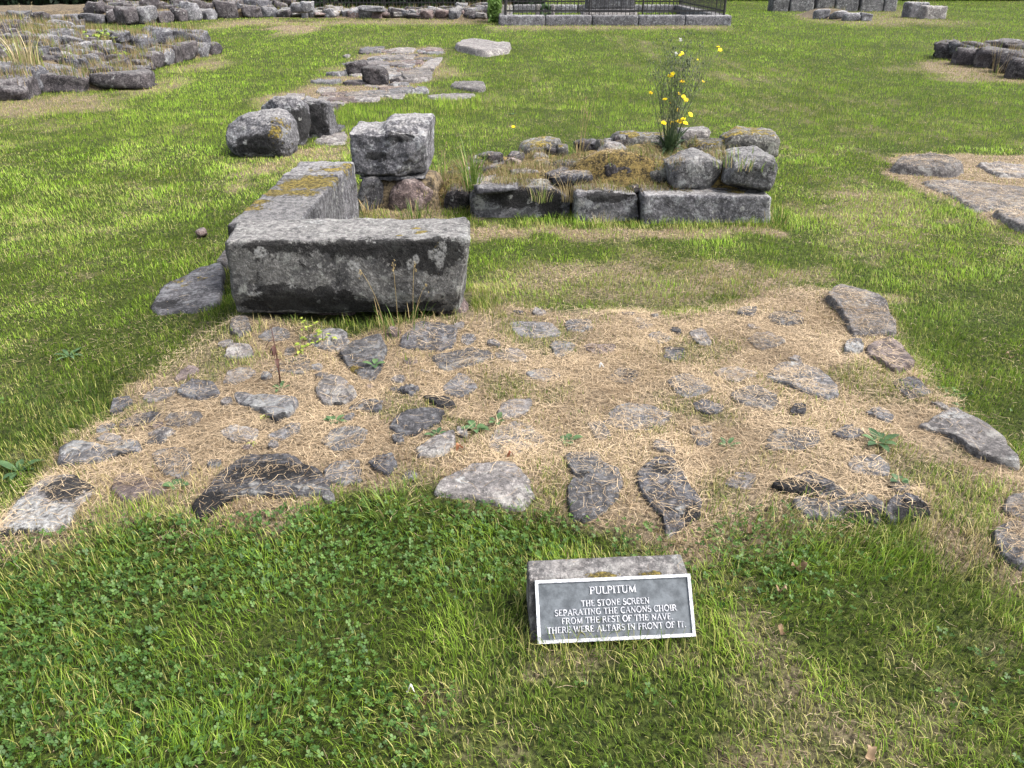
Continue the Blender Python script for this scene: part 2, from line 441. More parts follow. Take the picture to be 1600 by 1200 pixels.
# ================================================================== stones
def cube_grid(n):
    nx, ny, nz = n
    I, J, K = np.meshgrid(np.arange(nx + 1), np.arange(ny + 1), np.arange(nz + 1), indexing='ij')
    surf = (I == 0) | (I == nx) | (J == 0) | (J == ny) | (K == 0) | (K == nz)
    idx = -np.ones(I.shape, int); idx[surf] = np.arange(surf.sum())
    uvw = np.stack([I[surf] / nx, J[surf] / ny, K[surf] / nz], 1)
    F = []
    def quad(a, b_, c, d, flip):
        q = np.stack([a.ravel(), b_.ravel(), c.ravel(), d.ravel()], 1)
        F.append(q[:, ::-1] if flip else q)
    for s, fl in ((0, True), (nz, False)):
        p = idx[:, :, s]; quad(p[:-1, :-1], p[1:, :-1], p[1:, 1:], p[:-1, 1:], fl)
    for s, fl in ((0, False), (ny, True)):
        p = idx[:, s, :]; quad(p[:-1, :-1], p[1:, :-1], p[1:, 1:], p[:-1, 1:], fl)
    for s, fl in ((0, True), (nx, False)):
        p = idx[s, :, :]; quad(p[:-1, :-1], p[1:, :-1], p[1:, 1:], p[:-1, 1:], fl)
    return uvw, np.concatenate(F)
def stone_geo(corners, step, r, amp, seed, chip=0.0, nscale=None, maxn=110, facets=0):
    """corners: 8 points, order x fastest then y then z (000,100,010,110,001,101,011,111)"""
    c = np.asarray(corners, float)
    L = np.array([np.linalg.norm((c[1] + c[3] + c[5] + c[7] - c[0] - c[2] - c[4] - c[6]) / 4),
                  np.linalg.norm((c[2] + c[3] + c[6] + c[7] - c[0] - c[1] - c[4] - c[5]) / 4),
                  np.linalg.norm((c[4:].sum(0) - c[:4].sum(0)) / 4)])
    n = np.clip(np.ceil(L / step).astype(int), 3, maxn)
    uvw, F = cube_grid(n)
    # cluster rows towards the edges so that the rounding is smooth
    uvw = 0.5 + (uvw - 0.5) * (1.0 + 0.35 * (1 - np.abs(uvw - 0.5) * 2))
    p = (uvw - 0.5) * L
    r = min(r, 0.49 * L.min())
    inner = np.clip(p, -(L / 2 - r), L / 2 - r)
    d = p - inner
    ln = np.linalg.norm(d, axis=1, keepdims=True)
    nrm = d / np.maximum(ln, 1e-9)
    p = inner + nrm * r
    edge = 1 - np.max(np.abs(nrm), axis=1)
    ns = nscale or 2.2 / max(L.mean(), 0.05)
    sp = p + seed * 13.7
    disp = amp * (0.9 * fbm(sp, ns, 3, seed) + 0.7 * fbm(sp, ns * 4.5, 4, seed + 5, 0.6))
    if chip:
        ch = np.clip(fbm(sp, ns * 2.2, 3, seed + 9) - 0.05, 0, 1)
        disp = disp - chip * ch * (0.25 + 2.2 * edge)
        pit = np.clip(noise3(sp, ns * 9, seed + 12) - 0.45, 0, 1)
        disp = disp - chip * 0.5 * pit
    if facets:         # split and knapped faces: flat cuts across the rounded body
        rf = np.random.default_rng(seed + 55)
        for k in range(facets):
            pn = rf.normal(size=3) * np.array([1, 1, .9]) / L; pn /= np.linalg.norm(pn)
            t = p @ pn; lim = t.max() * rf.uniform(.70, .92)
            p = p - pn * (np.clip(t - lim, 0, None) * .93)[:, None]
    p = p + nrm * disp[:, None]
    t = p / L + 0.5
    u, v, w = t[:, :1], t[:, 1:2], t[:, 2:]
    out = ((1 - u) * (1 - v) * (1 - w) * c[0] + u * (1 - v) * (1 - w) * c[1] + (1 - u) * v * (1 - w) * c[2] + u * v * (1 - w) * c[3]
           + (1 - u) * (1 - v) * w * c[4] + u * (1 - v) * w * c[5] + (1 - u) * v * w * c[6] + u * v * w * c[7])
    return out, F
def box_corners(center, dims, rotz=0.0, tilt=(0, 0), jitter=0.0, rs=None):
    """center is the middle of the base"""
    R = np.array((Matrix.Rotation(rotz, 3, 'Z') @ Matrix.Rotation(tilt[0], 3, 'X') @ Matrix.Rotation(tilt[1], 3, 'Y')))
    out = []
    rs = rs or random
    for k in (0, 1):
        for j in (0, 1):
            for i in (0, 1):
                q = np.array([(i - .5) * dims[0], (j - .5) * dims[1], k * dims[2]])
                if jitter: q = q * (1 + np.array([rs.uniform(-jitter, jitter) for _ in range(3)]))
                out.append(R @ q + np.asarray(center, float))
    return np.array(out)
def paint_fields(v, paints):
    at = {k: np.zeros(len(v)) for k in ('lichen', 'dark', 'moss')}
    for kind, c, rad, s in paints or []:
        rad = np.asarray(rad, float)
        d = np.linalg.norm((v - np.asarray(c, float)) / rad, axis=1)
        at[kind] = np.maximum(at[kind], s * np.clip(1.15 - d, 0, 1))
    return at
def stone(name, corners, mat, parent=None, step=0.03, r=0.03, amp=0.012, seed=1, chip=0.0, paints=None, label=None, cat=None, group=None, nscale=None, shape=None, facets=0):
    v, f = stone_geo(corners, step, r, amp, seed, chip, nscale, facets=facets)
    if shape is not None: v = shape(v)
    o = mesh_obj(name, v, f, mat, parent, attrs=paint_fields(v, paints) if paints else None, solid=True)
    return tag(o, label, cat, group)

def flag(outline, h, mat, parent, seed, z0=0.04, n=56, rough=0.05, tilt=(0, 0), amp=0.012, paints=None, name='stone', is_px=True, flat=0.82, label=None):
    """a low stone standing h proud of the ground, from its outline"""
    mat = FLAT_OF.get(mat, mat)
    o = np.array([P(a, b_, z0)[:2] for a, b_ in outline]) if is_px else np.array(outline)
    c = o.mean(0)
    m = len(o)
    # Catmull-Rom round the outline
    pts = []
    for k in range(n):
        s = k / n * m; i = int(s); t = s - i
        p0, p1, p2, p3 = o[(i - 1) % m], o[i % m], o[(i + 1) % m], o[(i + 2) % m]
        cr = 0.5 * (2 * p1 + (p2 - p0) * t + (2 * p0 - 5 * p1 + 4 * p2 - p3) * t * t + (3 * p1 - p0 - 3 * p2 + p3) * t ** 3)
        pts.append(0.6 * cr + 0.4 * (p1 * (1 - t) + p2 * t))
    pts = np.array(pts)
    q3 = np.column_stack([pts, np.zeros(n)])
    size = np.sqrt(((pts - c) ** 2).sum(1).mean())
    pts = c + (pts - c) * (1 + rough * fbm(q3, 2.0 / size, 4, seed))[:, None]
    rings = [0.14, 0.28, 0.41, 0.53, 0.64, 0.73, 0.81, 0.87, 0.92, 0.96, 0.99, 1.0, 1.015, 1.02]
    V = [np.array([[c[0], c[1]]])]; T = [np.array([0.0])]
    for t in rings:
        V.append(c + (pts - c) * t); T.append(np.full(n, t))
    V = np.concatenate(V); T = np.concatenate(T)
    v3 = np.column_stack([V, np.zeros(len(V))])
    prof = 1 - sstep(flat, 1.0, T) ** 1.4
    lump = amp * (fbm(v3, 1.3 / size, 3, seed + 2) + 0.8 * fbm(v3, 6 / size, 4, seed + 3, 0.6)) * (0.25 + 0.75 * prof)
    ledge = 0.35 * h * np.floor(2.99 * (0.5 + 0.5 * fbm(v3, 1.5 / size, 2, seed + 4))) / 3
    gzz = ground_z(V[:, 0], V[:, 1])
    z = gzz - 0.012 + (h + 0.012 - ledge) * prof + lump * 1.0
    z = z + (V[:, 0] - c[0]) * tilt[0] * prof + (V[:, 1] - c[1]) * tilt[1] * prof
    z = np.where(T >= 1.0, gzz - 0.012, z)
    z = np.where(T > 1.012, gzz - 0.12, z)
    v3[:, 2] = z
    F = [[0, 1 + k, 1 + (k + 1) % n] for k in range(n)]
    for rix in range(len(rings) - 1):
        a0, b0 = 1 + rix * n, 1 + (rix + 1) * n
        F += [[a0 + k, b0 + k, b0 + (k + 1) % n, a0 + (k + 1) % n] for k in range(n)]
    area = 0.5 * np.sum(pts[:, 0] * np.roll(pts[:, 1], -1) - np.roll(pts[:, 0], -1) * pts[:, 1])
    if area < 0: F = [f[::-1] for f in F]
    ob = mesh_obj(name, v3, F, mat, parent, attrs=paint_fields(v3, paints) if paints else None, solid=True)
    if label: ob['label'] = label
    return ob

# ------------------------------------------------------------------ the large squared block in front
FY = 3.50
def front(px, py): return PV(px, py, FY)
zt = 0.484
bl = [front(364, 494), front(716, 494), None, None, front(350, 378), front(734, 372), P(371, 341, zt), P(733, 340, zt)]
bl[2] = np.array([bl[6][0] + 0.02, 3.86, 0.10]); bl[3] = np.array([bl[7][0] - 0.02, 3.86, 0.10])
bl[0][2] = 0.10; bl[1][2] = 0.105
paints = [('lichen', front(407, 393), (0.045, .08, 0.038), 1.1), ('lichen', front(553, 415), (0.042, .08, 0.034), 1.1), ('lichen', front(641, 413), (0.032, .08, 0.036), 1.0),
          ('lichen', front(683, 398), (0.06, .08, 0.045), 1.1), ('lichen', front(692, 385), (0.03, .08, 0.04), 1.0), ('lichen', front(686, 412), (0.03, .08, 0.04), 1.0),
          ('lichen', front(502, 415), (0.026, .08, 0.02), 0.95), ('lichen', front(399, 460), (0.06, .08, 0.03), 0.75), ('lichen', front(455, 445), (0.07, .08, 0.03), 0.6),
          ('lichen', front(598, 470), (0.05, .08, 0.03), 0.7), ('lichen', front(497, 472), (0.03, .08, 0.025), 0.8), ('lichen', front(640, 452), (0.05, .08, 0.025), 0.6),
          ('lichen', P(490, 347, zt), (0.10, .04, .1), 0.95), ('lichen', P(470, 356, zt), (0.06, .03, .1), 0.8), ('lichen', P(727, 372, zt), (0.035, .07, .12), 1.15),
          ('lichen', front(728, 455), (0.03, .2, 0.09), 0.95), ('lichen', P(520, 366, zt), (0.2, .03, .1), 0.55),
          ('dark', front(600, 385), (0.45, .1, 0.07), 0.65), ('dark', front(660, 395), (0.25, .1, 0.10), 0.6), ('dark', front(425, 385), (0.18, .1, 0.04), 0.55),
          ('dark', front(445, 463), (0.15, .1, 0.07), 1.15), ('dark', front(500, 480), (0.33, .1, 0.045), 1.1), ('dark', front(507, 458), (0.06, .1, 0.04), 1.0),
          ('dark', front(542, 465), (0.05, .1, 0.04), 1.0), ('dark', front(420, 482), (0.18, .1, 0.04), 1.05), ('dark', front(660, 480), (0.2, .1, 0.03), 0.6),
          ('dark', front(570, 490), (0.4, .1, 0.03), 0.9), ('moss', P(655, 364, zt), (0.05, .035, .05), 0.95), ('moss', P(625, 367, zt), (0.02, .02, .05), 0.85), ('moss', P(648, 356, zt), (0.05, .015, .05), 0.8)]
def bellied(v):
    v = v.copy()
    k = sstep(0.24, 0.09, v[:, 2])              # the worn lower edge curls in
    v[:, 1] += k * 0.05 * sstep(3.70, 3.48, v[:, 1])
    return v
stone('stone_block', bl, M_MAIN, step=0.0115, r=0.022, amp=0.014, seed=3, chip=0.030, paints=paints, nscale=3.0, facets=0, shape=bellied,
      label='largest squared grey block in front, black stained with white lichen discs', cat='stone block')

# ------------------------------------------------------------------ the long ochre-lichened wall behind it: two stones with a joint
def wall_stone(y0, y1, x0a, x0b, x1a, x1b, z, seed, label, paints):
    c = [(x0a, y0, -.05), (x1a, y0, -.05), (x0b, y1, -.05), (x1b, y1, -.05), (x0a, y0, z), (x1a, y0, z), (x0b, y1, z), (x1b, y1, z)]
    return stone('stone_block', c, M_GREY, step=0.016, r=0.024, amp=0.015, seed=seed, chip=0.035, paints=paints, nscale=3.2, facets=1, label=label, cat='stone block')
zw = 0.41
ochre = [('moss', P(520, 264, zw), (.18, .14, .1), .8), ('moss', P(495, 284, zw), (.22, .26, .1), .95), ('moss', P(455, 288, zw), (.15, .2, .1), .85),
         ('moss', P(405, 315, zw), (.1, .08, .1), .8), ('moss', P(368, 333, zw), (.08, .05, .1), .75), ('moss', P(470, 300, zw), (.14, .14, .1), .85), ('moss', P(430, 300, zw), (.14, .14, .1), .8), ('moss', P(390, 325, zw), (.12, .1, .1), .75), ('moss', P(540, 258, zw), (.1, .1, .1), .7),
         ('dark', (-1.3, 4.02, .25), (.3, .1, .2), .9), ('lichen', (-1.12, 4.9, .3), (.08, .5, .25), .45)]
wall_stone(4.02, 5.07, -1.50, -1.47, -1.13, -1.10, zw, 11, 'long block with ochre lichen on top, running back behind the front block', ochre)
wall_stone(5.085, 5.50, -1.48, -1.47, -1.10, -1.08, zw + 0.005, 12, 'short block at the far end of the ochre-lichened block, before the upright block', ochre)

# ------------------------------------------------------------------ the upright corner block
UY = 5.75
u = [PV(548, 276, UY), PV(663, 277, UY), None, None, PV(541, 199, UY), PV(668, 197, UY), None, None]
dz = np.array([0.02, 0.40, 0])
for a, b_ in ((0, 2), (1, 3), (4, 6), (5, 7)): u[b_] = u[a] + dz
def notched(v):
    v = v.copy()
    xm = PV(598, 200, UY)[0]
    hi = sstep(xm - 0.05, xm + 0.05, v[:, 0] + 0.03 * fbm(v, 9, 2, 4))
    top = sstep(0.40, 0.58, v[:, 2])
    v[:, 2] += top * (hi * 0.025 - (1 - hi) * 0.022)
    # a shallow step in the face where a slab has split away
    fr = sstep(UY + 0.12, UY - 0.01, v[:, 1])
    v[:, 1] += fr * 0.020 * (1 - hi)
    return v
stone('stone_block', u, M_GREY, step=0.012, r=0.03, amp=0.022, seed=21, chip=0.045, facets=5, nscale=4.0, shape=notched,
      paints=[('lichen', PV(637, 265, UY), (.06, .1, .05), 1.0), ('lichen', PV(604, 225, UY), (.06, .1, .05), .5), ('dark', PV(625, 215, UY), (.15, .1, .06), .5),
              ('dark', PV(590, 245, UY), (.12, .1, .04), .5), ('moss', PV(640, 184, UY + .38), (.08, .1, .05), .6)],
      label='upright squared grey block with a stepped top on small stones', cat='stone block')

# stones that carry it
cs = empty('wall_ruin', (-0.75, 5.8, 0), 'small dark stones and dry turf carrying the upright block', 'ruined wall')
def PX(name, pxs, Y, y2, mat, parent, seed, r=0.05, amp=0.02, chip=0.02, step=0.022, paints=None, zb=None, label=None, facets=5):
    """a face stone from four picture corners (bl, br, tr, tl) on the upright plane Y, running back to y2"""
    q = [PV(a, b_, Y) for a, b_ in pxs]
    if zb is not None: q[0][2] = zb; q[1][2] = zb
    c = [q[0], q[1], q[0] + (0, y2 - Y, 0), q[1] + (0, y2 - Y, 0), q[3], q[2], q[3] + (0, y2 - Y, 0), q[2] + (0, y2 - Y, 0)]
    return stone(name, c, mat, parent, step=step, r=r, amp=amp, seed=seed, chip=chip, paints=paints, label=label, facets=facets)
PX('stone', [(557, 325), (597, 325), (597, 281), (557, 279)], 5.74, 6.1, M_GREY, cs, 31, zb=-.05)
PX('stone', [(602, 325), (690, 322), (668, 285), (606, 283)], 5.72, 6.12, M_PINK, cs, 32, r=0.09, zb=-.05)
PX('stone', [(560, 282), (664, 283), (664, 277), (560, 276)], 5.80, 6.12, M_DARKST, cs, 33, r=0.02)

# ------------------------------------------------------------------ two boulders behind, the second one split
def boulder(center, dims, rz, mat, seed, label=None, parent=None, name='boulder', r=0.45, amp=0.03, step=0.022, chip=0.02, tilt=(0, 0), paints=None, jit=0.16, cat='boulder', group=None, facets=9):
    rs = random.Random(seed)
    c = box_corners((center[0], center[1], center[2]), dims, rz, tilt, jit, rs)
    return stone(name, c, mat, parent, step=step, r=r * min(dims), amp=amp, seed=seed, chip=chip, paints=paints, label=label if parent is None else None,
                 cat=cat if parent is None else None, group=group, nscale=2.0 / np.mean(dims), facets=facets)
b1 = P(404, 248, 0)
boulder((b1[0], b1[1] + .24, -.06), (0.62, 0.52, 0.47), 0.06, M_GREY, 41, 'rounded grey boulder standing in front of the split boulder', facets=4, r=0.42, step=0.014,
        paints=[('dark', (b1[0], b1[1] + .02, .13), (.3, .15, .12), .95), ('moss', (b1[0] + .2, b1[1] + .1, .22), (.12, .2, .2), .7)])
b2 = P(441, 232, 0)
bb = empty('split_boulder', (b2[0] + .03, b2[1] + .35, 0), 'split grey boulder in two lobes directly behind the rounded boulder', 'boulder')
boulder((b2[0] + .0, b2[1] + .28, -.06), (0.48, 0.46, 0.50), 0.15, M_GREY, 43, parent=bb, name='lobe', facets=4, r=0.4, step=0.016, paints=[('dark', (b2[0] + .15, b2[1] + .1, .2), (.2, .3, .2), 1.0)])
boulder((b2[0] + .22, b2[1] + .68, -.06), (0.36, 0.40, 0.48), -.1, M_GREY, 44, parent=bb, name='lobe', r=0.25, step=0.016, paints=[('dark', (b2[0] + .22, b2[1] + .45, .2), (.2, .2, .2), 1.0)])

# ------------------------------------------------------------------ low ruined wall on the right
w = empty('wall_ruin', (0.75, 5.8, 0), 'low ruined wall of squared stones and boulders under the yellow-flowered weed', 'ruined wall')
wp = [('lichen', PV(1038, 341, 5.4), (.05, .1, .04), 1.0), ('lichen', PV(1160, 326, 5.4), (.03, .1, .03), 1.0), ('lichen', PV(1115, 331, 5.4), (.025, .1, .02), 1.0), ('lichen', (1.80, 5.42, .1), (.05, .2, .2), .9)]
PX('face_stone', [(1003, 349), (1206, 351), (1206, 307), (1004, 303)], 5.40, 5.85, M_GREY, w, 51, r=0.02, amp=0.010, step=0.014, chip=.02, paints=wp, zb=-.05, facets=0)
PX('face_stone', [(896, 347), (999, 347), (998, 304), (897, 300)], 5.45, 5.85, M_GREY, w, 52, facets=1, r=0.03, paints=[('lichen', PV(907, 318, 5.46), (.05, .1, .05), 1), ('lichen', PV(932, 323, 5.46), (.03, .1, .03), 1), ('dark', PV(945, 306, 5.46), (.2, .1, .05), .9)], zb=-.02)
PX('face_stone', [(735, 342), (893, 342), (893, 293), (736, 294)], 5.56, 5.95, M_GREY, w, 53, facets=1, r=0.04, paints=[('lichen', PV(748, 317, 5.56), (.07, .1, .09), .95), ('lichen', PV(828, 313, 5.56), (.04, .1, .03), 1.1), ('lichen', PV(797, 308, 5.56), (.03, .1, .03), 1), ('dark', PV(810, 305, 5.56), (.3, .1, .1), .85), ('dark', PV(860, 320, 5.56), (.1, .1, .2), .9)], zb=-.05)
PX('face_stone', [(690, 318), (735, 330), (735, 300), (700, 292)], 5.75, 6.1, M_RUBBLE, w, 54, r=0.06, zb=-.05)
# upper stones
def wb(px, py, z, Yd, dims, rz, mat, seed, r=0.3, paints=None, tilt=(0, 0)):
    q = P(px, py, z)
    boulder((q[0], q[1] + dims[1] / 2 + Yd, z - (0.02 if seed < 63 else 0.05)), dims, rz, mat, seed, parent=w, name='stone', r=r, step=0.016, amp=0.014, chip=.02, paints=paints, tilt=tilt)
wb(1086, 294, 0.21, -.04, (.37, .38, .245), .05, M_LICHEN, 61, .27, [('lichen', PV(1092, 268, 5.5), (.1, .2, .08), .65)])
wb(1176, 301, 0.21, -.02, (.35, .56, .25), -.1, M_LICHEN, 62, .27, [('moss', (1.35, 5.95, .42), (.25, .25, .15), .9)])
wb(1172, 240, 0.28, -.1, (.46, .44, .20), -.1, M_MOSSY, 63, .35, [('moss', (1.5, 6.3, .4), (.2, .2, .15), .8)])
wb(1112, 246, 0.26, -.05, (.42, .36, .18), .2, M_MOSSY, 64, .35, [('moss', (1.2, 6.1, .4), (.3, .2, .15), .9)])
wb(1087, 222, 0.27, .0, (.3, .25, .15), .1, M_PALE, 65, .35)
wb(1000, 235, 0.27, .0, (.46, .32, .16), .05, M_MOSSY, 66, .3)
wb(955, 250, 0.28, .0, (.24, .22, .15), .5, M_PALE, 67, .25, tilt=(.3, .2))
wb(893, 262, 0.27, .02, (.27, .16, .085), .02, M_DARKST, 68, .45)
wb(896, 283, 0.24, -.02, (.28, .20, .10), .0, M_DARKST, 69, .4)
wb(930, 238, 0.26, .05, (.16, .14, .12), .4, M_DARKST, 70, .4)
wb(800, 258, 0.25, .0, (.13, .12, .10), .4, M_PINK, 71, .3, tilt=(.3, .3))
wb(820, 272, 0.24, .0, (.22, .16, .07), .1, M_PALE, 72, .4)
wb(775, 292, 0.24, -.03, (.30, .14, .05), .1, M_DARKST, 73, .35)
wb(850, 247, 0.22, .05, (.36, .28, .16), .2, M_MOSSY, 74, .4)
wb(990, 292, 0.20, -.06, (.10, .10, .07), .4, M_RUBBLE, 75, .4)
wb(935, 289, 0.20, -.06, (.07, .08, .06), .9, M_DARKST, 76, .4)
wb(1120, 302, 0.19, -.02, (.12, .12, .06), .9, M_RUBBLE, 77, .4)
wb(760, 262, 0.2, .05, (.30, .25, .08), .1, M_RUBBLE, 78, .4)
for k, (px, py, z, d) in enumerate(((965, 272, .27, (.22, .16, .12)), (1010, 265, .28, (.26, .2, .14)), (1030, 280, .24, (.2, .18, .16)), (870, 275, .24, (.2, .15, .09)), (720, 268, .2, (.2, .18, .09)), (1140, 262, .3, (.2, .2, .13)),
                                    (740, 280, .2, (.18, .14, .08)), (1055, 300, .18, (.3, .12, .09)), (1140, 305, .17, (.28, .12, .08)), (980, 250, .28, (.2, .16, .12)), (835, 290, .2, (.22, .12, .08)))):
    wb(px, py, z, -.03, d, .3 * k, M_MOSSY if k % 3 else M_RUBBLE, 80 + k, .3)
rs = random.Random(17)
for k in range(34):
    x_, y_ = rs.uniform(-.3, 1.7), rs.uniform(5.72, 6.6)
    s_ = rs.uniform(.07, .17)
    boulder((x_, y_, .19 + .09 * sstep(.3, .9, np.array([x_]))[0] + rs.uniform(-.01, .035)), (s_, s_ * rs.uniform(.6, .9), s_ * rs.uniform(.45, .7)), rs.uniform(0, 3), rs.choice([M_MOSSY, M_RUBBLE, M_MOSSY, M_GREY]), 700 + k, parent=w, name='stone', r=.22, step=.03, amp=.006, chip=.01)
# earth and moss heart of the wall
def mound(name, poly, hfun, mat, parent, step=0.035, z_under=-0.06, solid=True, attrs=None):
    poly = np.asarray(poly, float)
    lo, hi = poly.min(0) - 0.05, poly.max(0) + 0.05
    xs = np.arange(lo[0], hi[0], step); ys = np.arange(lo[1], hi[1], step)
    X, Y = np.meshgrid(xs, ys); x, y = X.ravel(), Y.ravel()
    sd = sdist(x, y, poly)
    z = np.where(sd > -step, hfun(x, y, sd), z_under)
    keep = sd > -2.2 * step
    idx = -np.ones(len(x), int); idx[keep] = np.arange(keep.sum())
    nx_ = len(xs)
    q = (np.arange(len(ys) - 1)[:, None] * nx_ + np.arange(nx_ - 1)).ravel()
    f = np.stack([idx[q], idx[q + 1], idx[q + nx_ + 1], idx[q + nx_]], 1)
    f = f[(f >= 0).all(1)]
    v = np.stack([x, y, z], 1)[keep]
    return mesh_obj(name, v, f, mat, parent, solid=solid)
core = [(-.62, 5.84), (-.28, 5.74), (.3, 5.68), (.88, 5.60), (1.70, 5.50), (1.78, 6.55), (1.0, 6.68), (.1, 6.75), (-.6, 6.5)]
def core_h(x, y, sd):
    base = 0.262 + 0.085 * sstep(0.3, 0.9, x) - 0.05 * sstep(0.1, -0.6, x)
    z = base * sstep(-0.02, 0.16, sd) + 0.06 * fbm2(x, y, 5, 5, 77, .6)
    m = np.exp(-(((x - .68) / .26) ** 2 + ((y - 5.78) / .2) ** 2))     # the mossy hummock left of the big boulder
    return z + 0.14 * m - 0.03
mound('earth_core', core, core_h, M_MOSS, w, 0.018)
mound('earth_core', [(-1.16, 5.80), (-.55, 5.78), (-.5, 6.15), (-1.16, 6.15)], lambda x, y, sd: .22 * sstep(-.02, .06, sd) + .03 * fbm2(x, y, 6, 3, 78), M_EARTH, cs, 0.03)

